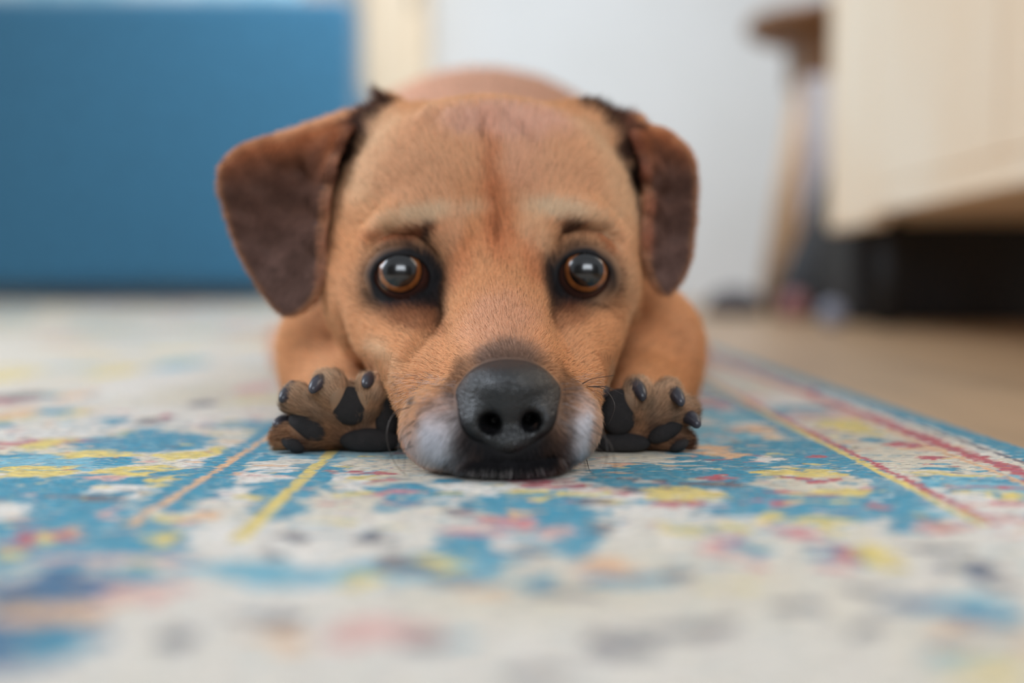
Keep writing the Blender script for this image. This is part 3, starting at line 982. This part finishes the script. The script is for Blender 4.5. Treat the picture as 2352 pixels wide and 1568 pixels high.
# px, py, rx, ry (photo px), angle, colour, strength, softness, [depth hint]
MARKS = [
    (1120, 330, 330, 110, 0, TAN, .7), (1180, 290, 150, 50, 0, PINK, .8), (1210, 400, 60, 80, 0, PINK, .35),
    (850, 400, 60, 110, 15, CREAM, .75), (880, 300, 60, 50, 0, CREAM, .5), (1420, 440, 55, 120, -20, CREAM, .75), (1360, 320, 50, 60, -30, CREAM, .5),
    (960, 420, 130, 80, 30, TAN, .8), (1300, 420, 110, 80, -30, TAN, .7),
    (1130, 440, 26, 150, -3, RUST, .5), (1150, 550, 34, 90, -5, RUST, .5), (1108, 320, 8, 36, 0, BROWN, .4), (1142, 530, 8, 55, 0, BROWN, .5),  # rust midline; brown strokes paint crease shade into the furrow
    (1210, 330, 9, 45, -40, BROWN, .25),  # crease shade painted into the side wrinkle
    (985, 508, 95, 20, -8, PALE, .9), (890, 530, 50, 16, -35, CREAM, .6), (1040, 540, 30, 60, 15, TAN, .8), (1285, 498, 75, 22, 8, PALE, .95), (1370, 525, 45, 16, 35, CREAM, .8),
    (1225, 545, 28, 60, -15, CREAM, .6),
    (820, 600, 50, 90, 0, ORANGE, .6), (1430, 640, 40, 120, 0, TAN, .55), (1110, 660, 100, 50, 0, ORANGE, .6),
    (1060, 610, 30, 70, 20, RUST, .42), (1225, 610, 26, 70, -15, RUST, .5),
    (930, 548, 85, 14, -4, RUST, .85), (965, 538, 40, 10, -10, BROWN, .7), (992, 550, 13, 24, 25, INK, .85), (1325, 530, 60, 12, 8, BROWN, .75), (1298, 533, 26, 12, -20, DARK, .8), (1390, 560, 30, 10, 45, RUST, .7),
    (928, 643, 94, 84, 0, INK, 1.0, 36.9), (975, 690, 55, 34, 30, INK, .95, 36.9), (1006, 668, 24, 40, 15, INK, .8, 36.9),
    (1340, 641, 86, 82, 0, INK, 1.0, 36.9), (1290, 690, 46, 34, -25, INK, .9, 36.9), (1266, 660, 20, 46, -10, INK, .8, 36.9),
    (886, 250, 30, 24, 0, DARK, 1, 42.6), (856, 276, 36, 30, 0, DARK, 1, 42.2), (828, 310, 32, 40, -40, DARK, 1, 41.8), (802, 356, 28, 46, -30, DARK, 1, 41.5), (782, 415, 20, 46, -15, DARK, .9, 41.2),  # shade of the gap between left ear and head, painted in
    (1338, 250, 20, 16, 0, DARK, .9, 42.3), (1374, 262, 34, 26, 30, DARK, 1, 42.4), (1412, 294, 38, 30, 40, DARK, 1, 42), (1442, 345, 30, 42, 30, DARK, 1, 41.7), (1460, 412, 22, 54, 15, DARK, 1, 41.4), (1474, 500, 12, 70, 5, DARK, .9, 42.3), (1478, 600, 10, 50, 0, DARK, .8, 42.3),  # right ear gap, its shade painted dark as well
    (960, 740, 80, 28, 12, BROWN, .7), (1020, 725, 18, 36, 10, DARK, .5), (1300, 735, 55, 30, -15, BROWN, .6), (1265, 715, 14, 36, 0, DARK, .45),
    (1150, 740, 90, 80, 0, PINK, .35), (1060, 700, 40, 30, 0, ORANGE, .5), (870, 810, 40, 30, 10, CREAM, .75), (905, 850, 30, 30, 0, CREAM, .5),
    (960, 850, 50, 60, 20, ORANGE, .5), (1400, 780, 50, 100, 0, ORANGE, .6), (1330, 830, 40, 50, 0, ORANGE, .5), (1440, 700, 18, 90, 0, CREAM, .3),
    (1170, 825, 75, 38, 0, GREYB, .85), (1170, 850, 110, 34, 0, INK, .55), (1052, 880, 22, 60, 10, DARK, .7), (1300, 880, 24, 60, -10, DARK, .7),
    (1035, 975, 55, 60, 0, SALT, .5), (1000, 1025, 78, 62, -10, WHITE, 1.0), (1335, 1005, 50, 78, 15, WHITE, .95),
    (955, 960, 26, 60, 0, TAN, .6), (1362, 960, 18, 80, 0, TAN, .8), (962, 915, 10, 7, 0, INK, .8), (985, 935, 9, 7, 0, INK, .6), (975, 960, 10, 6, 0, DARK, .6), (1000, 925, 8, 6, 0, DARK, .6),
    (1070, 960, 26, 80, 8, INK, .7), (1090, 1000, 34, 50, 0, DARK, .85), (1290, 960, 22, 70, -8, INK, .7), (1262, 1010, 40, 36, 0, DARK, .8), (1172, 1010, 118, 50, 0, INK, 1.0), (1172, 1060, 150, 40, 0, INK, 1.0), (1172, 1080, 150, 34, 0, INK, .9), (1010, 1080, 60, 10, 5, DARK, .7), (1290, 1062, 40, 14, -25, DARK, .6), (1340, 1050, 30, 12, -30, GREYB, .6),  # black muzzle and chin fur, with contact shade under the chin painted in
]


def paint(pos):
    """coat colour with painted shade at points in cm"""
    x, y, z = pos.T
    n = len(pos)
    col = np.empty((n, 3))
    col[:] = ORANGE
    col[:] += .06 * vnoise(x, y, z, .6)[:, None] * np.array([1, .7, .5])
    # body, shoulders: rosy gloss of the coat put into the colour
    bk = np.clip((y - 48) / 8, 0, 1)[:, None]
    col = col * (1 - bk) + lin((206, 158, 132)) * bk
    # marks
    for i, m in enumerate(MARKS):
        c_ = MC[i]
        k = F_PX / c_[1]
        rx, rz = m[2] / k, m[3] / k
        a = math.radians(m[4])
        dx, dz = x - c_[0], z - c_[2]
        u_ = dx * math.cos(a) + dz * math.sin(a) if False else dx * math.cos(a) - dz * math.sin(a)
        v_ = dx * math.sin(a) + dz * math.cos(a)
        ry = 1.9 if len(m) > 7 else 1.2 * max(rx, rz) + .5
        q = (u_ / rx) ** 2 + (v_ / rz) ** 2 + ((y - c_[1]) / ry) ** 2
        q = q + (.12 if len(m) > 7 else .35) * vnoise(x, y, z + i, 2.4)
        w_ = m[6] * np.clip((1.6 if len(m) > 7 else 1.25) * np.exp(-(np.maximum(q, 0)) ** 1.5 * .9), 0, 1)
        col = col * (1 - w_[:, None]) + m[5] * w_[:, None]
    # ears
    for (poly, base) in EARP:
        pd = poly_dist(x.astype(np.float32), z.astype(np.float32), poly)
        inner_side = (y > 39) & (y < 44.6)
        w_ = np.clip(.35 - pd * 2.5, 0, 1) * inner_side * (headdist(pos) > .12)
        ec = EARC * np.ones((n, 1))
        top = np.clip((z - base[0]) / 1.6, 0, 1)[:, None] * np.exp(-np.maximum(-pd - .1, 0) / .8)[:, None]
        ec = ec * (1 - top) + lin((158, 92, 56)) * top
        nf = .5 + .5 * vnoise(x, y, z, .9)
        ec = ec * (.92 + .12 * nf[:, None])
        rim_ = np.exp(-(pd / .16) ** 2)[:, None] * .45
        ec = ec * (1 - rim_) + lin((140, 92, 74)) * rim_
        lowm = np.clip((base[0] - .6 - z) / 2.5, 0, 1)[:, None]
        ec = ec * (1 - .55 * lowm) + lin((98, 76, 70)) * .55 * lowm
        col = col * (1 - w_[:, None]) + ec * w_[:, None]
    for q0, c_ in EARSTRIP:
        d = seg_dist(pos, q0)
        w_ = (.75 * np.exp(-(d / .3) ** 2))[:, None]
        col = col * (1 - w_) + c_ * w_
    # paws: dark lower end of the ramp is painted contact shade
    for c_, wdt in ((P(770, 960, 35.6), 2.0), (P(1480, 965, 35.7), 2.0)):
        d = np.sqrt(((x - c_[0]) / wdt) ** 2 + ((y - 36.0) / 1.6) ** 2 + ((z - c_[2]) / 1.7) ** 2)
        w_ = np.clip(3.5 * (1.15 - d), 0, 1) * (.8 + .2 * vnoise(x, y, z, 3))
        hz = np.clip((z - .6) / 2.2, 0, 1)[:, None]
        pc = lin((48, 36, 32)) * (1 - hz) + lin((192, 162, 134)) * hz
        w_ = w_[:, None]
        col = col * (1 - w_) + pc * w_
    return np.clip(col, .004, 1)


def seg_dist(pos, pts):
    out = np.full(len(pos), 1e9)
    for a, b_ in zip(pts[:-1], pts[1:]):
        ab = b_ - a
        t = np.clip(((pos - a) @ ab) / (ab @ ab), 0, 1)
        out = np.minimum(out, np.linalg.norm(pos - a - t[:, None] * ab, axis=1))
    return out


_hc, _hr = P(1116, 478, 42.6), np.array([5.45, 5.0, 3.95])


def headdist(pos):
    f1 = ell(_hc, _hr)[0](*pos.T)
    f2 = ell(P(905, 640, 41.6), (2.45, 3.2, 3.3))[0](*pos.T)
    f3 = ell(P(1322, 620, 41.6), (2.25, 3.2, 3.4))[0](*pos.T)
    return np.minimum(np.minimum(f1, f2), f3)


EARP = [(smooth_poly(np.array([P(*p) for p in EAR_L])[:, [0, 2]]), (P(600, 430, 41.5)[2],)),
        (smooth_poly(np.array([P(*p) for p in EAR_R])[:, [0, 2]]), (P(1550, 400, 41.5)[2],))]
EARSTRIP = [([P(835, 290, 40.9), P(800, 335, 40.0), P(768, 420, 39.5), P(754, 540, 39.3), P(742, 640, 39.4)], lin((150, 108, 92))),
            ([P(1432, 300, 41.6), P(1464, 370, 40.4), P(1486, 460, 40.0), P(1484, 560, 40.0)], lin((166, 104, 80)))]
EARROOT = [list(surf([(885, 252), (845, 292), (812, 345), (792, 410), (780, 480)], 40.6)),
           list(surf([(1345, 252), (1395, 284), (1432, 335), (1458, 410), (1470, 500), (1474, 600)], 40.9))]
MC = surf([(m[0], m[1]) for m in MARKS])
for _i, _m in enumerate(MARKS):
    if len(_m) > 7: MC[_i] = P(_m[0], _m[1], _m[7])
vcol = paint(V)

sk, nt, b = material('dog_skin', rough=.75)
b.inputs['Specular IOR Level'].default_value = .25
at = nd(nt, 'ShaderNodeAttribute', attribute_name='col')
mx = nd(nt, 'ShaderNodeVectorMath', operation='SCALE')
mx.inputs['Scale'].default_value = .9
nt.links.new(at.outputs['Color'], mx.inputs[0])
nt.links.new(mx.outputs[0], b.inputs['Base Color'])
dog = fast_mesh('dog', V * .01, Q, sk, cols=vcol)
tag(dog, 'tan short-haired dog lying on the rug with chin down, looking at the camera', 'dog')

# ---- nose leather
OPS_BODY = OPS
OPS = []
NC = P(1169, 930, 31.55)
U(ell(NC + [0, .25, .12], (1.56, 1.6, .98)), .3)
U(ell(P(1168, 880, 31.3), (1.15, 1.25, .62)), .4)
U(ell(P(1100, 960, 31.2), (.62, .95, .62)), .3)
U(ell(P(1238, 955, 31.2), (.60, .95, .62)), .3)
U(ell(P(1170, 1005, 31.1), (.75, .85, .5)), .4)
S(cone([P(1119, 968, 29.8), P(1127, 972, 30.6), P(1135, 965, 31.3)], [.34, .27, .15]), .18)
S(cone([P(1090, 985, 30.2), P(1119, 972, 30.2)], [.07, .15]), .16)
S(cone([P(1226, 964, 29.8), P(1220, 968, 30.6), P(1212, 960, 31.3)], [.32, .25, .15]), .18)
S(cone([P(1256, 978, 30.2), P(1228, 968, 30.2)], [.07, .15]), .16)
S(cone([P(1172, 985, 29.75), P(1172, 1050, 30.0)], [.05, .09]), .12)
h = .05
nxs = np.arange(-2.2, 2.0, h).astype(np.float32)
nys = np.arange(29.2, 33.8, h).astype(np.float32)
nzs = np.arange(.1, 4.2, h).astype(np.float32)
D = evaluate(None, None, None, (nxs, nys, nzs))
NV, NQ = surface_nets(D, nxs, nys, nzs)
NV = relax(NV, NQ, 2, .5)
NOSE_F = lambda pos: evaluate(pos[:, 0], pos[:, 1], pos[:, 2])
OPS_NOSE = OPS
OPS = OPS_BODY
nm, nt, b = material('nose_leather', base=lin((20, 19, 21)), rough=.38)
b.inputs['Specular IOR Level'].default_value = .75
tc = nd(nt, 'ShaderNodeTexCoord')
vo = nd(nt, 'ShaderNodeTexVoronoi')
vo.inputs['Scale'].default_value = 1500
nt.links.new(tc.outputs['Object'], vo.inputs['Vector'])
bp = nd(nt, 'ShaderNodeBump')
bp.inputs['Strength'].default_value = 1.0
bp.inputs['Distance'].default_value = .0003
bp.invert = True
nt.links.new(vo.outputs['Distance'], bp.inputs['Height'])
nt.links.new(bp.outputs[0], b.inputs['Normal'])
nose = fast_mesh('nose', NV * .01, NQ, nm, parent=dog)
nose['label'] = 'black leathery nose'

# ---- eyes: three shells of one ball
def eye_patch(name, E, axis, a0, a1, r, m, parent, n=72, rings=28):
    ax = axis / np.linalg.norm(axis)
    u_ = np.cross(ax, [0, 0, 1]); u_ /= np.linalg.norm(u_)
    v_ = np.cross(ax, u_)
    V_, F_ = [], []
    for i in range(rings + 1):
        a = a0 + (a1 - a0) * i / rings
        bulge = .13 * max(0, 1 - (a / math.radians(44)) ** 2)
        for k in range(n):
            w_ = 2 * math.pi * k / n
            d = math.cos(a) * ax + math.sin(a) * (math.cos(w_) * u_ + math.sin(w_) * v_)
            V_.append((d * (r + bulge)) * .01)
    for i in range(rings):
        for k in range(n):
            k2 = (k + 1) % n
            F_.append((i * n + k, (i + 1) * n + k, (i + 1) * n + k2, i * n + k2))
    o = MB().add([tuple(p) for p in V_], F_).build(name, m, parent, smooth=True)
    return o


def wet(name, base, **kw):
    m, nt, b = material(name, base=base, rough=.25, Coat_Weight=1.0, Coat_Roughness=.015, Coat_IOR=1.45)
    return m, nt, b


sclera_m, _, _ = wet('brown_sclera', lin((70, 42, 34)))
pupil_m, _, _ = wet('pupil_black', lin((12, 11, 11)))
iris_m, nt, b = wet('amber_iris', lin((150, 92, 44)))
tc = nd(nt, 'ShaderNodeTexCoord')
n_ = nd(nt, 'ShaderNodeTexNoise')
n_.inputs['Scale'].default_value = 260
n_.inputs['Detail'].default_value = 3
ln = nd(nt, 'ShaderNodeVectorMath', operation='DISTANCE')
nt.links.new(tc.outputs['Object'], n_.inputs['Vector'])
r_ = nd(nt, 'ShaderNodeValToRGB')
r_.color_ramp.elements[0].color = (*lin((92, 50, 24)), 1)
r_.color_ramp.elements[1].color = (*lin((146, 86, 42)), 1)
r_.color_ramp.elements[0].position, r_.color_ramp.elements[1].position = .3, .7
nt.links.new(n_.outputs['Fac'], r_.inputs[0])
nt.links.new(r_.outputs[0], b.inputs['Base Color'])
limb_m, _, _ = wet('limbal_ring', lin((38, 26, 22)))
IR = (918, 1347)
for i, E in enumerate(EYES):
    tgt = P(IR[i], 619, 36.7)
    ax = tgt - E
    e = eye_patch('eye', E, ax, math.radians(43), math.radians(120), 1.08, sclera_m, dog)
    e.location = tuple(E * .01)
    eye_patch('limbal_ring', E, ax, math.radians(38.5), math.radians(43.2), 1.08, limb_m, e)
    eye_patch('iris', E, ax, math.radians(28.8), math.radians(38.7), 1.08, iris_m, e)
    eye_patch('pupil', E, ax, math.radians(.05), math.radians(29), 1.08, pupil_m, e)

# ---- paw pads and claws
pad_m = noise_mat('pad_leather', lin((27, 23, 23)), lin((36, 31, 31)), .8, nscale=300, bump=.5, bscale=2500)
claw_m = noise_mat('claw_horn', lin((38, 36, 40)), lin((60, 58, 66)), .32, nscale=150)


def ellipsoid(name, c, r, ang, m, parent, n=28, rings=18, label=None):
    R = rot_y(math.radians(ang))
    V_, F_ = [], []
    for i in range(rings + 1):
        a = math.pi * i / rings
        for k in range(n):
            w_ = 2 * math.pi * k / n
            sq = abs(math.sin(a)) ** .85
            p = np.array([r[0] * sq * math.cos(w_), r[1] * math.cos(a), r[2] * sq * math.sin(w_)])
            q_ = c + R @ p
            q_[2] = max(q_[2], .03)
            V_.append(q_ * .01)
    for i in range(rings):
        for k in range(n):
            k2 = (k + 1) % n
            F_.append((i * n + k, i * n + k2, (i + 1) * n + k2, (i + 1) * n + k))
    o = MB().add(V_, F_).build(name, m, parent, smooth=True)
    if label: o['label'] = label
    return o


PADS = [(706, 980, .68, .42, 35), (803, 932, .64, .62, 20), (893, 945, .42, .98, 8), (850, 1012, .98, .40, 0), (672, 1020, .40, .22, 30),
        (1421, 946, .62, .74, 0), (1529, 990, .62, .32, -30), (1430, 1018, .9, .34, 0), (1560, 1022, .34, .2, -30)]
PADC = surf([(p[0], p[1]) for p in PADS])
for (px, py, rx, rz, ang), c_ in zip(PADS, PADC):
    c_ = np.array([c_[0], min(max(c_[1], 35.2), 36.4), c_[2]])
    ellipsoid('paw_pad', c_ + [0, .04, 0], (rx, .32, rz), ang, pad_m, dog)
CLAWS = [((676, 888), (652, 908), (647, 922)), ((740, 872), (722, 882), (716, 902)), ((850, 868), (845, 874), (838, 888)), ((664, 966), (642, 966), (630, 980)),
         ((1458, 882), (1474, 896), (1477, 920)), ((1546, 900), (1560, 910), (1566, 932)), ((1578, 955), (1598, 962), (1603, 982)), ((1384, 896), (1374, 900), (1370, 914))]
for a, b_, c_ in CLAWS:
    s0 = surf([a])[0]
    y0 = min(max(s0[1], 35.0), 36.3)
    p0, p1, p2 = P(*a, y0 + .12), P(*b_, y0 - .38), P(*c_, y0 - .62)
    ts = np.linspace(0, 1, 9)
    pts = [((1 - t) ** 2 * p0 + 2 * t * (1 - t) * p1 + t * t * p2) * .01 for t in ts]
    rad = [.0024 * (1 - .62 * t ** 2.2) for t in ts]
    rad[-1] = .0004
    MB().tube(pts, rad, 16).build('claw', claw_m, dog, smooth=True)

# ---- whiskers
wh_m, _, _ = material('whisker', base=lin((62, 54, 50)), rough=.3)
WH = [[(952, 932), (905, 950), (888, 1000), (905, 1060), (935, 1092)], [(965, 955), (925, 990), (915, 1040), (916, 1060)], [(955, 985), (925, 1005), (910, 1030)],
      [(948, 1000), (932, 1040), (928, 1090)], [(1330, 886), (1360, 870), (1410, 862)], [(1336, 888), (1385, 892), (1412, 930), (1398, 975)],
      [(1338, 889), (1390, 888), (1430, 905)], [(1350, 960), (1385, 990), (1395, 1040), (1385, 1080)], [(1345, 980), (1395, 1010), (1410, 1050), (1415, 1090)],
      [(1340, 1000), (1375, 1030), (1400, 1055)], [(1335, 1050), (1352, 1080), (1365, 1092)], [(958, 1020), (900, 1045), (888, 1062)],
      [(1360, 550), (1346, 565), (1342, 590)]]
for ln_ in WH:
    root = surf([ln_[0]])[0]
    y0 = root[1]
    n = len(ln_)
    ctrl = [P(a, b_, y0 - .25 * min(i, 2) + .1 * (i == 0)) for i, (a, b_) in enumerate(ln_)]
    for i in range(1, n):
        if ctrl[i][2] < .05:
            gx_, gy_ = ground(*ln_[i])
            ctrl[i] = np.array([gx_, gy_ - .25, .05])
    pts = []
    for i in range(n - 1):
        p0, p1, p2, p3 = ctrl[max(i - 1, 0)], ctrl[i], ctrl[i + 1], ctrl[min(i + 2, n - 1)]
        for t in np.linspace(0, 1, 7)[:-1]:
            pts.append(.5 * ((2 * p1) + (-p0 + p2) * t + (2 * p0 - 5 * p1 + 4 * p2 - p3) * t * t + (-p0 + 3 * p1 - 3 * p2 + p3) * t ** 3))
    pts.append(ctrl[-1])
    rad = np.linspace(.00017, .00005, len(pts))
    for q in pts: q[2] = max(q[2], .04)
    MB().tube([p * .01 for p in pts], list(rad), 6).build('whisker', wh_m, dog, smooth=True)

# ---- fur
def build_fur():
    r = np.random.default_rng(11)
    C4 = V[Q]
    cen = C4.mean(1)
    ar = .5 * np.linalg.norm(np.cross(C4[:, 2] - C4[:, 0], C4[:, 3] - C4[:, 1]), axis=1)
    fn = N[Q].mean(1)
    x, y, z = cen.T
    dens = np.where(y < 38.5, 1150, np.where(y < 44.5, 700, np.where(y < 52, 160, 26))).astype(float)
    away = fn[:, 1] > .35                                    # faces turned from the room side: sparser
    dens = np.where(away, dens * .25, dens)
    dens[z < .06] = 0
    # keep clear of nose, eyes and pads
    dens[(y < 34) & (NOSE_F_body(cen) < .03)] = 0
    for E in EYES:
        d = np.linalg.norm(cen - E, axis=1)
        dd = np.sqrt(((cen[:, 0] - E[0]) / 1.12) ** 2 + ((cen[:, 2] - E[2] + .05) / .98) ** 2)
        dens[(d < 1.7) & (dd < 1)] = 0
    for (px, py, rx, rz, ang), c_ in zip(PADS, PADC):
        a = math.radians(ang)
        dx, dz = x - c_[0], z - c_[2]
        u_ = dx * math.cos(a) - dz * math.sin(a)
        v_ = dx * math.sin(a) + dz * math.cos(a)
        m = ((u_ / (rx * .86)) ** 2 + (v_ / (rz * .86)) ** 2 < 1) & (np.abs(y - 35.8) < 1)
        dens[m] = 0
    lam = ar * dens
    cnt = np.floor(lam + r.random(len(lam))).astype(int)
    fi = np.repeat(np.arange(len(cen)), cnt)
    n = len(fi)
    a, b_ = r.random(n)[:, None], r.random(n)[:, None]
    q = C4[fi]
    root = (q[:, 0] * (1 - a) + q[:, 1] * a) * (1 - b_) + (q[:, 3] * (1 - a) + q[:, 2] * a) * b_
    qn = N[Q[fi]]
    nr = (qn[:, 0] * (1 - a) + qn[:, 1] * a) * (1 - b_) + (qn[:, 3] * (1 - a) + qn[:, 2] * a) * b_
    nr /= np.linalg.norm(nr, axis=1, keepdims=True)
    x, y, z = root.T
    # growth direction: away from the nose over the head, backwards on the body, towards the toes on the paws
    src = P(1168, 900, 31.5)
    fl = root - src
    fl /= np.linalg.norm(fl, axis=1, keepdims=True)
    fl[:, 2] += .5 * np.clip((z - 3.5) / 3, 0, 1)                    # up the forehead
    mid = P(1128, 450, 38)[0]
    fl[:, 0] += .10 * np.clip((z - 5) / 2, 0, 1) * np.clip((x - mid), -4, 4)
    for E in EYES:
        d = root - E
        dn = np.linalg.norm(d, axis=1, keepdims=True)
        fl += .9 * d / dn * np.exp(-((dn - 1.1) / .55) ** 2)
    low = np.clip((2.2 - z) / 1.6, 0, 1) * (y < 35)
    fl[:, 2] -= .6 * low
    for poly, _ in EARP:
        pd = poly_dist(x.astype(np.float32), z.astype(np.float32), poly)
        e = (np.clip(.2 - pd * 3, 0, 1) * (y > 39) * (y < 44.6) * (headdist(root) > .1))[:, None]
        sgn = -1 if poly[:, 0].mean() < 0 else 1
        fl = fl * (1 - e) + np.array([sgn * .45, -.1, -.9]) * e
    bd = np.clip((y - 46) / 4, 0, 1)[:, None]
    fl = fl * (1 - bd) + np.array([0, 1, -.25]) * bd
    pw = np.zeros(n)
    for hx, x0, x1 in ((P(830, 1010, 36)[0], 600, 925), (P(1440, 1010, 36)[0], 1372, 1640)):
        m = (x > P(x0, 900, 36)[0]) & (x < P(x1, 900, 36)[0]) & (y > 35.0) & (y < 38) & (z < 2.9)
        m &= (np.abs(x - (-.2)) > 2.7)
        d = np.stack([x - hx, np.full(n, -.6), z - .2], 1)
        fl[m] = d[m] / np.linalg.norm(d[m], axis=1, keepdims=True)
        pw[m] = 1
    # flow jitter in clumps
    ja = np.where((y > 39.5) & (headdist(root) > .12), .25, 1.0)
    fl[:, 0] += .22 * ja * vnoise(x, y, z, 1.3) + .10 * r.standard_normal(n)
    fl[:, 1] += .10 * r.standard_normal(n)
    fl[:, 2] += .22 * ja * vnoise(x + 9, y, z, 1.3) + .10 * r.standard_normal(n)
    t = fl - nr * (fl * nr).sum(1, keepdims=True)
    t /= np.linalg.norm(t, axis=1, keepdims=True) + 1e-9
    L = np.full(n, .62)
    L = np.where(y < 35.5, .34, L)
    L = np.where((y >= 35.5) & (y < 38), .34 + (y - 35.5) * .1, L)
    L[pw > 0] = .42
    isear = np.zeros(n, bool)
    for poly, _ in EARP:
        pd = poly_dist(x.astype(np.float32), z.astype(np.float32), poly)
        isear |= (pd < .1) & (y > 39) & (y < 44.6) & (headdist(root) > .12)
    L[isear] = .26
    rd = np.zeros(n)
    for q0 in EARROOT:
        rd = np.maximum(rd, np.exp(-(seg_dist(root, q0) / .7) ** 2))
    L = L + .55 * rd * (~isear)
    for E in EYES:
        de = np.linalg.norm(root - E, axis=1)
        L = L * np.clip((de - .75) / .9, .3, 1)
    L *= r.uniform(.6, 1.25, n)
    L[y > 52] = 1.1
    lift = .30 + .12 * r.standard_normal(n) + .25 * rd
    lift = np.clip(lift, .1, .9)
    lift[isear] = .16
    W = np.where(y < 38.5, .0053, np.where(y < 44.5, .0078, np.where(y < 52, .016, .045)))
    K = 4
    pts = np.empty((n, K, 3))
    pts[:, 0] = root - nr * .02
    cur = root.copy()
    for k in range(1, K):
        f = lift * (1 - .33 * (k - 1) * 1.0)
        d = t * np.cos(f)[:, None] + nr * np.sin(f)[:, None]
        d[:, 2] -= .03 * k
        cur = cur + d * (L / (K - 1))[:, None]
        pts[:, k] = cur
    pts[:, :, 2] = np.maximum(pts[:, :, 2], .065)
    rad = W[:, None] * np.array([1, .95, .7, .2])[None]
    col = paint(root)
    lum = np.exp(.20 * r.standard_normal(n))[:, None]
    col = col * lum * 1.52
    pale = (r.random(n) < .05)[:, None]
    col = np.where(pale, col * 1.4, col)
    col = np.where((r.random(n) < .07)[:, None], col * .45, col)
    salt = (y < 34.5)[:, None] & (r.random(n) < .22)[:, None] & (z < 2.6)[:, None] & ((np.abs(x + .05) > 1.35) | (z < .35))[:, None]
    col = np.where(salt, col * .45 + .55 * lin((196, 192, 194)) * r.uniform(.15, 1.1, n)[:, None], col)
    chin = (y < 33.5) & (z < .42) & (np.abs(x) < 1.9) & (r.random(n) < .4)
    col = np.where(chin[:, None], lin((176, 168, 166)) * r.uniform(.3, 1, n)[:, None], col)
    patch = (y < 34.5) & (z < 2.4) & (np.abs(x + .05) > 1.2)
    col = np.where(patch[:, None], col * np.exp(.35 * vnoise(x, y, z, 4.5) + .25 * r.standard_normal(n))[:, None], col)
    col = col * np.minimum(1, .88 / col.max(1, keepdims=True))
    col = np.clip(col, .003, .95)
    cu = bpy.data.hair_curves.new('fur')
    cu.add_curves([K] * n)
    cu.attributes['position'].data.foreach_set('vector', (pts * .01).astype(np.float32).ravel())
    ra = cu.attributes.get('radius') or cu.attributes.new('radius', 'FLOAT', 'POINT')
    ra.data.foreach_set('value', (rad * .01).astype(np.float32).ravel())
    ca = cu.attributes.new('col', 'FLOAT_COLOR', 'CURVE')
    c4 = np.ones((n, 4), np.float32)
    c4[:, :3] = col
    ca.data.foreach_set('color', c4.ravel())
    na = cu.attributes.new('skin_normal', 'FLOAT_VECTOR', 'CURVE')
    sn = nr * .85 + t * .1
    sn /= np.linalg.norm(sn, axis=1, keepdims=True)
    na.data.foreach_set('vector', sn.astype(np.float32).ravel())
    m = bpy.data.materials.new('fur')
    m.use_nodes = True
    nt = m.node_tree
    nt.nodes.clear()
    out = nd(nt, 'ShaderNodeOutputMaterial')
    at = nd(nt, 'ShaderNodeAttribute', attribute_name='col')
    an = nd(nt, 'ShaderNodeAttribute', attribute_name='skin_normal')
    df = nd(nt, 'ShaderNodeBsdfDiffuse')
    hb = nd(nt, 'ShaderNodeBsdfHair', component='Reflection')
    hb.inputs['RoughnessU'].default_value = .35
    hb.inputs['RoughnessV'].default_value = .6
    mxs = nd(nt, 'ShaderNodeMixShader')
    mxs.inputs[0].default_value = .10
    nt.links.new(at.outputs['Color'], df.inputs['Color'])
    nt.links.new(an.outputs['Vector'], df.inputs['Normal'])
    hc = nd(nt, 'ShaderNodeMix', data_type='RGBA')
    hc.inputs[0].default_value = .12
    hc.inputs[7].default_value = (1, 1, 1, 1)
    nt.links.new(at.outputs['Color'], hc.inputs[6])
    nt.links.new(hc.outputs[2], hb.inputs['Color'])
    nt.links.new(df.outputs[0], mxs.inputs[1])
    nt.links.new(hb.outputs[0], mxs.inputs[2])
    nt.links.new(mxs.outputs[0], out.inputs['Surface'])
    cu.materials.append(m)
    o = bpy.data.objects.new('fur', cu)
    COL.objects.link(o)
    o.parent = dog
    o['kind'] = 'stuff'
    print('fur strands', n, 'verts', len(V))


def NOSE_F_body(pos):
    global OPS
    keep = OPS
    OPS = OPS_NOSE
    sel = pos[:, 1] < 34
    out = np.full(len(pos), 9.0)
    p = pos[sel]
    out[sel] = evaluate(p[:, 0], p[:, 1], p[:, 2])
    OPS = keep
    return out


build_fur()
